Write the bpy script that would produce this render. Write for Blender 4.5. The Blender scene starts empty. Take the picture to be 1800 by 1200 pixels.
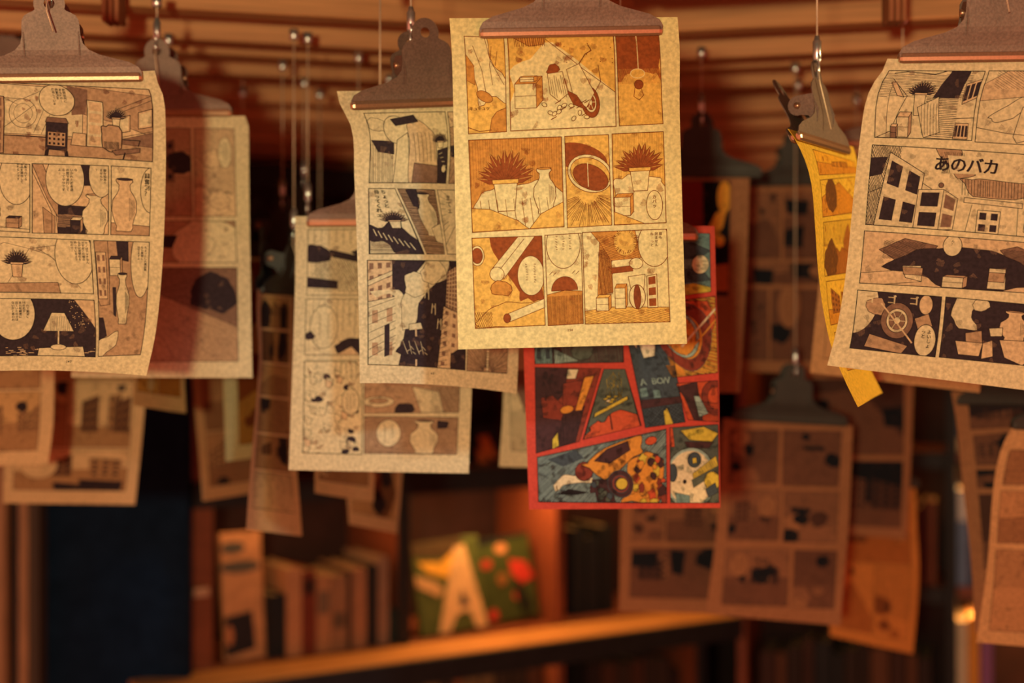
import bpy, bmesh, math, random
from mathutils import Vector, Matrix
from mathutils.geometry import tessellate_polygon
from math import sin, cos, pi, radians

SC = bpy.context.scene
COL = SC.collection
Z0 = 1.9            # eye height above the floor
F = 2500.0          # focal length in pixels of the 1800 x 1200 frame (50 mm on 36 mm)
CEIL = Z0 + 0.36    # underside of the slatted ceiling

def W(px, py, d):
    return Vector(((px - 900) / F * d, d, Z0 + (600 - py) / F * d))
def PX(p):
    return (900 + F * p.x / p.y, 600 - F * (p.z - Z0) / p.y)

# ---------------------------------------------------------------- camera, world, lights, exposure
cam_d = bpy.data.cameras.new('camera'); cam = bpy.data.objects.new('camera', cam_d); COL.objects.link(cam)
cam.location = (0, 0, Z0); cam.rotation_euler = (pi / 2, 0, 0)
cam_d.lens = 50; cam_d.sensor_width = 36; cam_d.clip_start = 0.05
cam_d.dof.use_dof = True; cam_d.dof.focus_distance = 1.19; cam_d.dof.aperture_fstop = 3.0
SC.camera = cam
wd = bpy.data.worlds.new('room_ambience'); SC.world = wd; wd.use_nodes = True
wb = wd.node_tree.nodes['Background']; wb.inputs[0].default_value = (1.0, 0.20, 0.115, 1); wb.inputs[1].default_value = 1.15

def lamp(name, kind, loc, aim, energy, color, size=0.1, spot=60, blend=0.6):
    l = bpy.data.lights.new(name, kind); o = bpy.data.objects.new(name, l); COL.objects.link(o)
    o.location = loc; l.energy = energy; l.color = color
    if kind == 'SPOT':
        l.spot_size = radians(spot); l.spot_blend = blend; l.shadow_soft_size = size
    elif kind == 'AREA':
        l.shape = 'RECTANGLE'; l.size = size[0]; l.size_y = size[1]
    else:
        l.shadow_soft_size = size
    o.rotation_euler = (Vector(aim) - Vector(loc)).to_track_quat('-Z', 'Y').to_euler()
    return o
lamp('room_lamp', 'POINT', (-0.22, -0.55, Z0 + 0.02), (0, 1, Z0), 98, (0.98, 0.98, 0.57), 0.05)
lamp('page_spot', 'SPOT', (0.30, -0.25, Z0 + 0.52), (-0.03, 1.15, Z0 + 0.04), 48, (0.58, 0.92, 1.0), 0.04, 17, 1.0)  # unseen spot added to whiten and brighten the golden page
lamp('side_spot', 'SPOT', (1.02, 1.15, Z0 + 0.30), (0.26, 1.31, Z0 + 0.06), 24, (1.0, 0.90, 0.40), 0.03, 34, 0.6)
SC.view_settings.view_transform = 'Standard'; SC.view_settings.look = 'None'
SC.view_settings.gamma = 1; SC.view_settings.use_curve_mapping = False
SC.view_settings.exposure = -0.22

# ---------------------------------------------------------------- materials
def srgb(h):
    c = [int(h[i:i + 2], 16) / 255 for i in (0, 2, 4)]
    return tuple((x / 12.92 if x <= 0.04045 else ((x + 0.055) / 1.055) ** 2.4) for x in c)
MATS = {}
def mat(name, hexcol, rough=0.8, metal=0.0, nscale=350, namt=0.18, transl=0.0, stretch=None, bump=0.0, coarse=0.0, spec=0.3):
    if name in MATS: return MATS[name]
    m = bpy.data.materials.new(name); m.use_nodes = True; MATS[name] = m
    nt = m.node_tree; N = nt.nodes; L = nt.links
    b = N['Principled BSDF']; out = N['Material Output']
    col = srgb(hexcol)
    b.inputs['Roughness'].default_value = rough; b.inputs['Metallic'].default_value = metal
    b.inputs['Specular IOR Level'].default_value = spec
    tc = N.new('ShaderNodeTexCoord'); mp = N.new('ShaderNodeMapping'); L.new(tc.outputs['Object'], mp.inputs[0])
    if stretch: mp.inputs['Scale'].default_value = stretch
    nz = N.new('ShaderNodeTexNoise'); nz.inputs['Scale'].default_value = nscale; nz.inputs['Detail'].default_value = 3
    L.new(mp.outputs[0], nz.inputs['Vector'])
    rp = N.new('ShaderNodeMapRange'); rp.inputs[1].default_value = 0.3; rp.inputs[2].default_value = 0.7
    rp.inputs[3].default_value = 1 - namt; rp.inputs[4].default_value = 1 + namt
    L.new(nz.outputs[0], rp.inputs[0])
    fac = rp.outputs[0]
    if coarse:
        n2 = N.new('ShaderNodeTexNoise'); n2.inputs['Scale'].default_value = nscale * 0.06; n2.inputs['Detail'].default_value = 4
        L.new(mp.outputs[0], n2.inputs['Vector'])
        r2 = N.new('ShaderNodeMapRange'); r2.inputs[1].default_value = 0.3; r2.inputs[2].default_value = 0.7
        r2.inputs[3].default_value = 1 - coarse; r2.inputs[4].default_value = 1 + coarse
        L.new(n2.outputs[0], r2.inputs[0])
        mm = N.new('ShaderNodeMath'); mm.operation = 'MULTIPLY'; L.new(fac, mm.inputs[0]); L.new(r2.outputs[0], mm.inputs[1]); fac = mm.outputs[0]
    vm = N.new('ShaderNodeVectorMath'); vm.operation = 'SCALE'; vm.inputs[0].default_value = col
    L.new(fac, vm.inputs['Scale']); L.new(vm.outputs[0], b.inputs['Base Color'])
    if bump:
        bp = N.new('ShaderNodeBump'); bp.inputs['Strength'].default_value = bump; bp.inputs['Distance'].default_value = 0.0006
        L.new(nz.outputs[0], bp.inputs['Height']); L.new(bp.outputs[0], b.inputs['Normal'])
    if transl:
        t = N.new('ShaderNodeBsdfTranslucent'); L.new(vm.outputs[0], t.inputs[0])
        mx = N.new('ShaderNodeMixShader'); mx.inputs[0].default_value = transl
        L.new(b.outputs[0], mx.inputs[1]); L.new(t.outputs[0], mx.inputs[2]); L.new(mx.outputs[0], out.inputs[0])
    return m

def paper_set(tag, paper, tones):
    ms = [mat(tag + '_paper', paper, 0.9, 0, 330, 0.20, 0.28, None, 0.15, 0.06, 0.15)]
    for i, t in enumerate(tones):
        ms.append(mat('%s_ink_%d' % (tag, i), t, 0.85, 0, 330, 0.22, 0.12, None, 0.0, 0.05, 0.15))
    return ms
# paper, light tone, mid tone, dark tone, line ink, solid black
PAPER = paper_set('aged', 'dcc69c', ['c8a67f', 'a98565', '7d5c4a', '2a1d1e', '33262a'])
GLOW_GOLD = paper_set('golden', 'e2cb8c', ['d2a04a', 'bb7c34', '8a431c', '6f3412', '7d3c1c'])  # yellow light's glow put into this paper and its brown inks
BROWN = paper_set('shade_brown', 'cf9a68', ['b07a50', '90603f', '66402c', '3a2622', '2c2023'])  # shade on pages hung behind others put into paper and inks
GLOW_AMBER = paper_set('amber', 'e9b03c', ['dd9527', 'c97a22', 'a25a20', '5a2d10', '6b3a16'])  # strong yellow light on the edge-on page tinted into these colours
TAN = paper_set('tan', 'dcb482', ['c0935f', 'a0744c', '70492f', '38241f', '2c2023'])  # redder ambient light on deeper pages mixed into the colours
LAMP_ORANGE = paper_set('orange', 'd98b45', ['c67a3a', 'a8612e', '7c4524', '3a2018', '30201c'])  # orange light from the shelf lamps put into the page colours
DIM = paper_set('dim', 'a8714e', ['8a5b41', '6d4635', '4c3129', '2a2022', '191a20'])  # deeper shade of the far pages carried by the colours
# colour print: 0 red border, then colours
RED = [mat('red_page', 'bd4436', 0.8, 0, 330, 0.12, 0.12, None, 0.1, 0.05, 0.2)]
for i, c in enumerate(['43282a', '66807e', '8fa39a', '3c454c', 'c98434', 'd3c29e', '7c3528', '1e1617', 'c2a83e', 'b84c2c', '50564c']):
    RED.append(mat('red_page_colour_%d' % i, c, 0.8, 0, 330, 0.16, 0.08, None, 0, 0.08, 0.2))
METAL = mat('brushed_steel', '74574a', 0.55, 0.45, 500, 0.22, 0, None, 0.25, 0.12, 0.5)
LIP = mat('polished_lip', 'c09070', 0.3, 0.8, 500, 0.1, 0, None, 0.05, 0.0, 0.5)
DARKMETAL = mat('shaded_steel', '3e3833', 0.6, 0.4, 500, 0.2, 0, None, 0.2, 0.1, 0.4)  # darker copy of the clip steel, holding the shade on clips further back
CHROME = mat('chrome', 'e0dcd6', 0.28, 0.9, 200, 0.03)
WIRE = mat('steel_wire', 'd0ae90', 0.5, 0.3, 1200, 0.3)
WOOD = mat('slat_wood', 'b87a4c', 0.6, 0, 16, 0.2, 0, (0.5, 14, 14), 0.1, 0.28)
WOODX = mat('block_wood', '9a5a38', 0.6, 0, 14, 0.25, 0, (9, 9, 1), 0.1, 0.2)
CASE = mat('bookcase_wood', '7c4028', 0.5, 0, 10, 0.2, 0, (1, 8, 8), 0.05, 0.15)
CASED = mat('dark_bookcase_edge', '1c1a1c', 0.6, 0, 30, 0.2)
BLACK = mat('black_lacquer', '121f30', 0.9, 0, 30, 0.2, 0, None, 0, 0, 0.05)
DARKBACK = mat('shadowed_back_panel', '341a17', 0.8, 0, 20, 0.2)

# ---------------------------------------------------------------- mesh helpers
def mesh(name, verts, faces, mats, mi=None, smooth=False):
    me = bpy.data.meshes.new(name); me.from_pydata([tuple(v) for v in verts], [], faces)
    for m in (mats if isinstance(mats, list) else [mats]): me.materials.append(m)
    if mi:
        me.polygons.foreach_set('material_index', mi)
    if smooth: me.polygons.foreach_set('use_smooth', [True] * len(me.polygons))
    me.update(); return me
def obj(name, me, parent=None, loc=None):
    o = bpy.data.objects.new(name, me); COL.objects.link(o)
    if parent: o.parent = parent
    if loc is not None: o.location = loc
    return o
def tag(o, label, cat, group=None, kind=None):
    o['label'] = label
    if cat: o['category'] = cat
    if group: o['group'] = group
    if kind: o['kind'] = kind
    return o
def bm_box(bm, x0, x1, y0, y1, z0, z1, M=None):
    vs = [bm.verts.new((x, y, z)) for x in (x0, x1) for y in (y0, y1) for z in (z0, z1)]
    for f in ((0, 1, 3, 2), (4, 6, 7, 5), (0, 4, 5, 1), (2, 3, 7, 6), (0, 2, 6, 4), (1, 5, 7, 3)):
        bm.faces.new([vs[i] for i in f])
    if M is not None: bmesh.ops.transform(bm, matrix=M, verts=vs)
    return vs
def bm_done(bm, name, m, bevel=0, smooth=False):
    if bevel: bmesh.ops.bevel(bm, geom=bm.edges[:], offset=bevel, segments=1, affect='EDGES')
    bmesh.ops.recalc_face_normals(bm, faces=bm.faces[:])
    me = bpy.data.meshes.new(name); bm.to_mesh(me); bm.free()
    for x in (m if isinstance(m, list) else [m]): me.materials.append(x)
    if smooth: me.polygons.foreach_set('use_smooth', [True] * len(me.polygons))
    return me
def box_mesh(name, dx, dy, dz, m, bevel=0.001):
    bm = bmesh.new(); bm_box(bm, -dx / 2, dx / 2, -dy / 2, dy / 2, -dz / 2, dz / 2); return bm_done(bm, name, m, bevel)
def tube_mesh(name, pts, r, m, seg=10, caps=True, rads=None):
    vs, fs = [], []
    pts = [Vector(p) for p in pts]
    for k, p in enumerate(pts):
        t = (pts[min(k + 1, len(pts) - 1)] - pts[max(k - 1, 0)]).normalized()
        a = t.orthogonal().normalized(); 
        ref = Vector((1, 0, 0)) if abs(t.x) < 0.9 else Vector((0, 1, 0))
        a = (ref - t * ref.dot(t)).normalized(); b = t.cross(a)
        rr = rads[k] if rads else r
        for i in range(seg):
            q = 2 * pi * i / seg; vs.append(p + (a * cos(q) + b * sin(q)) * rr)
    for k in range(len(pts) - 1):
        for i in range(seg):
            j = (i + 1) % seg; fs.append((k * seg + i, k * seg + j, (k + 1) * seg + j, (k + 1) * seg + i))
    if caps:
        fs.append(tuple(range(seg - 1, -1, -1))); n = (len(pts) - 1) * seg; fs.append(tuple(range(n, n + seg)))
    return mesh(name, vs, fs, m, None, True)

# ---------------------------------------------------------------- lettering
TEXTS = set()
GLYPH = {}
def load_glyphs(chars):
    obs = []
    for c in sorted(chars):
        if c in GLYPH or c == ' ': continue
        cu = bpy.data.curves.new('glyph', 'FONT'); cu.body = c; cu.size = 1; cu.resolution_u = 2; cu.offset = 0.012
        o = bpy.data.objects.new('glyph', cu); COL.objects.link(o); obs.append((c, o))
    dg = bpy.context.evaluated_depsgraph_get()
    for c, o in obs:
        ev = o.evaluated_get(dg); me = ev.to_mesh(); me.calc_loop_triangles()
        vs = [(v.co.x, v.co.y) for v in me.vertices]
        GLYPH[c] = ([[vs[i] for i in t.vertices] for t in me.loop_triangles], max((v[0] for v in vs), default=0.5))
        ev.to_mesh_clear()
    for c, o in obs:
        cu = o.data; bpy.data.objects.remove(o); bpy.data.curves.remove(cu)

# ---------------------------------------------------------------- sheets of paper
def spline(pts, n):
    """n+1 points evenly along a Catmull-Rom curve through pts."""
    if len(pts) == 2:
        return [pts[0].lerp(pts[1], k / n) for k in range(n + 1)]
    dense = []
    P = [pts[0] * 2 - pts[1]] + list(pts) + [pts[-1] * 2 - pts[-2]]
    for i in range(1, len(P) - 2):
        for k in range(12):
            t = k / 12; a, b, c, d = P[i - 1], P[i], P[i + 1], P[i + 2]
            dense.append(0.5 * ((2 * b) + (c - a) * t + (2 * a - 5 * b + 4 * c - d) * t * t + (3 * b - a - 3 * c + d) * t ** 3))
    dense.append(pts[-1])
    s = [0.0]
    for i in range(1, len(dense)): s.append(s[-1] + (dense[i] - dense[i - 1]).length)
    out = []; j = 0
    for k in range(n + 1):
        t = s[-1] * k / n
        while j < len(s) - 2 and s[j + 1] < t: j += 1
        f = (t - s[j]) / max(1e-9, s[j + 1] - s[j]); out.append(dense[j].lerp(dense[j + 1], min(1, f)))
    return out
def sstep(a, b, x):
    t = max(0.0, min(1.0, (x - a) / (b - a))); return t * t * (3 - 2 * t)

NU, NV = 14, 24
class Sheet:
    def __init__(s, name, label, cat, left, right, dl, dr, mats, curl=-0.012, flick=0.0, sag=0.0, group=None):
        if not isinstance(dl, (list, tuple)): dl = [dl] * len(left)
        if not isinstance(dr, (list, tuple)): dr = [dr] * len(right)
        L = spline([W(p[0], p[1], d) for p, d in zip(left, dl)], NV)
        R = spline([W(p[0], p[1], d) for p, d in zip(right, dr)], NV)
        G = [[L[j].lerp(R[j], i / NU) for i in range(NU + 1)] for j in range(NV + 1)]
        s.wid = (R[NV // 2] - L[NV // 2]).length; s.hei = sum((L[j + 1] - L[j]).length for j in range(NV))
        nrm = (R[NV // 2] - L[NV // 2]).cross(L[NV] - L[0]).normalized()
        if nrm.dot(G[NV // 2][NU // 2] - cam.location) > 0: nrm = -nrm
        s.n0 = nrm
        for j in range(NV + 1):
            v = j / NV
            for i in range(NU + 1):
                u = i / NU
                c = curl * (2 * u - 1) ** 2 * sstep(0.06, 0.3, v) * (1 - 0.5 * v)
                c += flick * (max(0, v - 0.6) / 0.4) ** 2 * (0.5 + u)
                c += 0.0015 * sin(5 * v + 4 * u + len(label)) * sstep(0.06, 0.3, v)
                G[j][i] = G[j][i] + nrm * c + Vector((0, 0, -sag * 4 * u * (1 - u) * v ** 4))
        s.org = (G[NV][0] + G[NV][NU]) / 2
        s.G = [[p - s.org for p in row] for row in G]
        s.N = []
        for j in range(NV + 1):
            row = []
            for i in range(NU + 1):
                a = G[j][min(i + 1, NU)] - G[j][max(i - 1, 0)]; b = G[min(j + 1, NV)][i] - G[max(j - 1, 0)][i]
                n = a.cross(b).normalized(); row.append(n if n.dot(nrm) > 0 else -n)
            s.N.append(row)
        vs = [p for r in s.G for p in r]; fs = []
        for j in range(NV):
            for i in range(NU):
                a = j * (NU + 1) + i; b = a + 1; c = a + NU + 2; d = a + NU + 1
                fs += [(a, b, c), (a, c, d)]
        s.mats = mats
        s.ob = obj(name, mesh(name, vs, fs, mats[0], None, True), None, s.org)
        tag(s.ob, label, cat, group)
    def at(s, u, v):
        u = min(max(u, 0.0), 1.0) * NU; v = min(max(v, 0.0), 1.0) * NV
        i = min(int(u), NU - 1); j = min(int(v), NV - 1); a = u - i; b = v - j
        g, n = s.G, s.N
        if a >= b:
            w = ((j, i, 1 - a), (j, i + 1, a - b), (j + 1, i + 1, b))
        else:
            w = ((j, i, 1 - b), (j + 1, i + 1, a), (j + 1, i, b - a))
        p = Vector(); q = Vector()
        for (jj, ii, k) in w: p += g[jj][ii] * k; q += n[jj][ii] * k
        return p, q
    def uv(s, px, py):
        u, v = 0.5, 0.5
        def f(u, v):
            # extrapolate outside the sheet
            cu, cv = min(max(u, 0.02), 0.98), min(max(v, 0.02), 0.98)
            p, _ = s.at(cu, cv); x0 = PX(p + s.org)
            if cu != u or cv != v:
                px_, _ = s.at(cu - 0.02, cv); py_, _ = s.at(cu, cv - 0.02); e = 0.02
                if cu < 0.1: px_, _ = s.at(cu + 0.02, cv)
                if cv < 0.1: py_, _ = s.at(cu, cv + 0.02)
                a = PX(px_ + s.org); b = PX(py_ + s.org)
                ku = (u - cu) / (0.02 if cu < 0.1 else -0.02); kv = (v - cv) / (0.02 if cv < 0.1 else -0.02)
                return (x0[0] + (a[0] - x0[0]) * ku + (b[0] - x0[0]) * kv, x0[1] + (a[1] - x0[1]) * ku + (b[1] - x0[1]) * kv)
            return x0
        for _ in range(25):
            x, y = f(u, v); h = 0.004
            xa, ya = f(u + h, v); xb, yb = f(u, v + h)
            a, b, c, d = (xa - x) / h, (xb - x) / h, (ya - y) / h, (yb - y) / h
            det = a * d - b * c
            if abs(det) < 1e-6: break
            ex, ey = px - x, py - y
            u += max(-0.3, min(0.3, (d * ex - b * ey) / det)); v += max(-0.3, min(0.3, (a * ey - c * ex) / det))
        return (min(max(u, 0.005), 0.995), min(max(v, 0.005), 0.995))

def clip_half(poly, a, b, c):
    """keep a*x + b*y <= c"""
    out = []; n = len(poly)
    for k in range(n):
        p, q = poly[k], poly[(k + 1) % n]
        dp = a * p[0] + b * p[1] - c; dq = a * q[0] + b * q[1] - c
        if dp <= 0: out.append(p)
        if (dp < 0 < dq) or (dq < 0 < dp):
            t = dp / (dp - dq); out.append((p[0] + (q[0] - p[0]) * t, p[1] + (q[1] - p[1]) * t))
    return out

class Panel:
    """Flat print of one frame on a sheet; drawn in 0..1 frame coordinates, y down."""
    def __init__(s, sheet, quad, bg=0, border=4, bw=0.6, name='printed_panel'):
        s.sh = sheet; s.q = [sheet.uv(*p) for p in quad]
        W_ = [(s.q[1][0] - s.q[0][0]) * sheet.wid * 1000, (s.q[3][1] - s.q[0][1]) * sheet.hei * 1000]
        s.W, s.H = max(W_[0], 4), max(W_[1], 4)
        s.lay = 0; s.vs = []; s.fs = []; s.mi = []; s.name = name; s.keep = []; s.subs = []
        s.rng = random.Random(int(quad[0][0] * 7 + quad[0][1] * 13))
        if bg is not None: s.poly([(0, 0), (1, 0), (1, 1), (0, 1)], bg, 0, True)
        s.border, s.bw = border, bw
    def _emit(s, tri, m):
        for (a, b, c) in ((-1, 0, 0), (1, 0, 1), (0, -1, 0), (0, 1, 1)):
            tri = clip_half(tri, a, b, c)
            if len(tri) < 3: return
        q = s.q; g = []
        for (x, y) in tri:
            k = ((1 - x) * (1 - y), x * (1 - y), x * y, (1 - x) * y)
            g.append((sum(k[i] * q[i][0] for i in range(4)) * NU, sum(k[i] * q[i][1] for i in range(4)) * NV))
        x0, x1 = min(p[0] for p in g), max(p[0] for p in g); y0, y1 = min(p[1] for p in g), max(p[1] for p in g)
        if x1 - x0 < 0.25 and y1 - y0 < 0.25:
            s._face(g, m); return
        for i in range(int(x0), min(int(x1) + 1, NU)):
            c1 = clip_half(clip_half(g, -1, 0, -i), 1, 0, i + 1)
            if len(c1) < 3: continue
            for j in range(int(y0), min(int(y1) + 1, NV)):
                c2 = clip_half(clip_half(c1, 0, -1, -j), 0, 1, j + 1)
                if len(c2) < 3: continue
                for sg in (1, -1):
                    c3 = clip_half(c2, -sg, sg, sg * (j - i))
                    if len(c3) >= 3: s._face(c3, m)
    def _face(s, g, m):
        b = len(s.vs); h = 0.00006 + 0.000014 * s.lay
        for (x, y) in g:
            p, n = s.sh.at(x / NU, y / NV); s.vs.append(p + n * h)
        s.fs.append(tuple(range(b, b + len(g)))); s.mi.append(m)
    def up(s): s.lay += 1
    def poly(s, pts, m, ow=0.5, convex=False, om=4, sm=True):
        s.up()
        if sm and not convex and len(pts) >= 6:     # round the outline
            q = []; n = len(pts)
            for i in range(n):
                a, b, c, d = (Vector(pts[(i + k) % n]) for k in (-1, 0, 1, 2))
                for k in range(4):
                    t = k / 4; v = 0.5 * (2 * b + (c - a) * t * .7 + (2 * a - 5 * b + 4 * c - d) * t * t + (3 * b - a - 3 * c + d) * t ** 3)
                    v = v * .75 + b.lerp(c, t) * .25; q.append((v.x, v.y))
            pts = q
        if convex or len(pts) == 3: s._emit(list(pts), m)
        else:
            for t in tessellate_polygon([[Vector((p[0], p[1], 0)) for p in pts]]): s._emit([pts[i] for i in t], m)
        if ow: s.line(list(pts) + [pts[0]], ow, om)
        return s
    def line(s, pts, w=0.45, m=4, new=True):
        if new: s.up()
        for a, b in zip(pts, pts[1:]):
            ax, ay, bx, by = a[0] * s.W, a[1] * s.H, b[0] * s.W, b[1] * s.H
            dx, dy = bx - ax, by - ay; l = math.hypot(dx, dy)
            if l < 1e-6: continue
            nx, ny = -dy / l * w / 2, dx / l * w / 2; ex, ey = dx / l * w * 0.3, dy / l * w * 0.3
            s._emit([((ax + nx - ex) / s.W, (ay + ny - ey) / s.H), ((bx + nx + ex) / s.W, (by + ny + ey) / s.H),
                     ((bx - nx + ex) / s.W, (by - ny + ey) / s.H), ((ax - nx - ex) / s.W, (ay - ny - ey) / s.H)], m)
        return s
    def ell(s, cx, cy, rx, ry, m, ow=0.5, rot=0, n=26, om=4, a0=0, a1=2 * pi):
        pts = []
        for k in range(n):
            t = a0 + (a1 - a0) * k / (n if a1 - a0 > 6.2 else n - 1); x, y = rx * cos(t) * s.W, ry * sin(t) * s.H
            pts.append((cx + (x * cos(rot) - y * sin(rot)) / s.W, cy + (x * sin(rot) + y * cos(rot)) / s.H))
        return s.poly(pts, m, ow, True, om)
    def blob(s, cx, cy, r, m, jag=0.12, n=30, ow=0.4, sy=1.0, om=4):
        """irregular pebble or ink patch, r as share of the frame width"""
        pts = []; n = min(n, 9); ph = s.rng.uniform(0, 3)
        for k in range(n):
            t = 2 * pi * k / n + ph; rr = r * (1 + max(.2, jag) * s.rng.uniform(-1, 1))
            pts.append((cx + rr * cos(t) * 1.12, cy + rr * sin(t) * s.W / s.H * sy * .9))
        return s.poly(pts, m, ow, False, om)
    def vase(s, cx, top, bot, w, m, tone=2, om=4):
        """a jar or vase standing upright"""
        h = bot - top; pr = ((.0, .30), (.05, .34), (.12, .22), (.22, .24), (.42, .48), (.62, .50), (.85, .36), (1, .30))
        pts = [(cx + w * k, top + h * t) for t, k in pr] + [(cx - w * k, top + h * t) for t, k in reversed(pr)]
        s.poly(pts, m, .55, False, om); s.ell(cx, top + h * .01, w * .3, h * .025, tone, .4, 0, 16, om)
        s.up()
        for k in range(5): s.line([(cx + w * (.2 + .05 * k), top + h * (.36 + .02 * k)), (cx + w * (.22 + .05 * k), top + h * (.80 - .03 * k))], .3, om, False)
        s.keep.append((cx, top + h / 2, w * .5, h * .5)); return s
    def hatch(s, x0, y0, x1, y1, ang=60, gap=1.2, w=0.25, m=4, jit=0.3, frac=1.0):
        """parallel pen strokes filling a box"""
        s.up(); a = radians(ang); ux, uy = cos(a), sin(a)
        w_, h_ = (x1 - x0) * s.W, (y1 - y0) * s.H; ext = abs(w_ * uy) + abs(h_ * ux); c = -ext / 2
        while c < ext / 2:
            px, py = w_ / 2 - uy * c, h_ / 2 + ux * c; l = w_ + h_
            seg = [(px - ux * l, py - uy * l), (px + ux * l, py + uy * l)]
            t0, t1 = 0.0, 1.0; d = (seg[1][0] - seg[0][0], seg[1][1] - seg[0][1]); ok = True
            for (p, q) in ((-d[0], seg[0][0]), (d[0], w_ - seg[0][0]), (-d[1], seg[0][1]), (d[1], h_ - seg[0][1])):
                if abs(p) < 1e-9:
                    if q < 0: ok = False
                elif p < 0: t0 = max(t0, q / p)
                else: t1 = min(t1, q / p)
            if ok and t0 < t1:
                tt = t1 - (t1 - t0) * (1 - s.rng.uniform(0, jit)) * frac if frac < 1 else t0
                A = (seg[0][0] + d[0] * tt, seg[0][1] + d[1] * tt); B = (seg[0][0] + d[0] * t1, seg[0][1] + d[1] * t1)
                s.line([(x0 + A[0] / s.W, y0 + A[1] / s.H), (x0 + B[0] / s.W, y0 + B[1] / s.H)], w, m, False)
            c += gap * s.rng.uniform(1 - jit, 1 + jit)
        return s
    def rays(s, cx, cy, r0, r1, n=40, a0=0, a1=360, w=0.35, m=4):
        s.up()
        for k in range(n):
            t = radians(a0 + (a1 - a0) * (k + s.rng.uniform(-.3, .3)) / n); q = r0 * s.rng.uniform(0.9, 1.2); R = r1 * s.rng.uniform(0.8, 1.0)
            s.line([(cx + q * cos(t), cy + q * sin(t) * s.W / s.H), (cx + R * cos(t), cy + R * sin(t) * s.W / s.H)], w * s.rng.uniform(.5, 1.3), m, False)
        return s
    def quad_face(s, a, b, c, d, m, nx=0, ny=0, wm=5, ow=0.5, pad=0.25):
        """a facade in perspective with rows of windows; corners tl, tr, br, bl"""
        s.poly([a, b, c, d], m, ow)
        def pt(u, v): 
            t = (a[0] + (b[0] - a[0]) * u, a[1] + (b[1] - a[1]) * u); q = (d[0] + (c[0] - d[0]) * u, d[1] + (c[1] - d[1]) * u)
            return (t[0] + (q[0] - t[0]) * v, t[1] + (q[1] - t[1]) * v)
        s.up()
        for i in range(nx):
            for j in range(ny):
                u0, u1, v0, v1 = (i + pad) / nx, (i + 1 - pad) / nx, (j + pad) / ny, (j + 1 - pad) / ny
                s._emit([pt(u0, v0), pt(u1, v0), pt(u1, v1), pt(u0, v1)], wm)
        return s
    def crate(s, x, y, w, h, m=1, top=3, k=0.25):
        s.poly([(x, y), (x + w, y), (x + w, y + h), (x, y + h)], m)
        s.poly([(x, y), (x + w * k, y - h * k), (x + w * (1 + k), y - h * k), (x + w, y)], top)
        s.poly([(x + w, y), (x + w * (1 + k), y - h * k), (x + w * (1 + k), y + h * (1 - k)), (x + w, y + h)], 2)
        s.line([(x, y + h * .5), (x + w, y + h * .5)], 0.35); return s
    def wheel(s, cx, cy, rx, ry, tire=3, hub=0, rot=0):
        s.ell(cx, cy, rx, ry, tire, 0.6, rot); s.ell(cx, cy, rx * .66, ry * .66, hub, 0.5, rot)
        s.ell(cx, cy, rx * .5, ry * .5, tire, 0.4, rot); s.ell(cx, cy, rx * .2, ry * .2, hub, 0.4, rot)
        for k in range(6):
            t = k * pi / 3; s.line([(cx + rx * .2 * cos(t), cy + ry * .2 * sin(t)), (cx + rx * .5 * cos(t), cy + ry * .5 * sin(t))], 0.5, hub, False)
        return s
    def plant(s, cx, cy, r, pot=0, leaf=5, ph=1.0):
        """dark pointed leaves in a pale pot"""
        k = s.W / s.H
        for i in range(13):
            a = radians(-170 + 160 * i / 12); l = r * s.rng.uniform(1.25, 1.6); bx, by = cx, cy + r * k * .75
            w = r * .20; mx, my = bx + l * .55 * cos(a), by + l * .55 * sin(a) * k; tx, ty = bx + l * cos(a), by + l * sin(a) * k
            nx, ny = -sin(a) * w, cos(a) * w * k
            s.poly([(bx, by), (mx + nx, my + ny), (tx, ty), (mx - nx, my - ny)], leaf, .35); s.line([(bx, by), (mx, my), (tx, ty)], .3, 1)
        s.poly([(cx - r * .55, cy + r * k * .75), (cx + r * .55, cy + r * k * .75), (cx + r * .4, cy + r * k * (1.2 + ph)), (cx - r * .4, cy + r * k * (1.2 + ph))], pot)
        s.poly([(cx - r * .62, cy + r * k * .62), (cx + r * .62, cy + r * k * .62), (cx + r * .6, cy + r * k * .82), (cx - r * .6, cy + r * k * .82)], 1)
        s.keep.append((cx, cy, r, r * k)); return s
    def chr(s, c, x, y, mm, m=4):
        """one character, centre at x, y"""
        if c == ' ' or c not in GLYPH: return
        tris, adv = GLYPH[c]; s.up(); s.lay -= 1
        ox = 0.5 if ord(c) > 255 else adv / 2
        for dx in (-.018, .018):      # struck twice for a heavier face
            for t in tris: s._emit([(x + (p[0] - ox + dx) * mm / s.W, y - (p[1] - 0.38) * mm / s.H) for p in t], m)
    def vtext(s, cols, x, y, mm, m=4, lead=1.25, pitch=1.02):
        """columns of vertical text, first column at x, next to its left"""
        s.up()
        for k, col in enumerate(cols):
            for i, c in enumerate(col):
                cc = {'…': '︙', 'ー': '｜'}.get(c, c); s.chr(cc, x - k * mm * lead / s.W, y + (i + .5) * mm * pitch / s.H, mm, m)
        return s
    def htext(s, txt, x, y, mm, m=4, pitch=1.0, rise=0.0):
        s.up()
        for i, c in enumerate(txt):
            s.chr(c, x + (i + .5) * mm * pitch / s.W, y + rise * i, mm, m)
        return s
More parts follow.
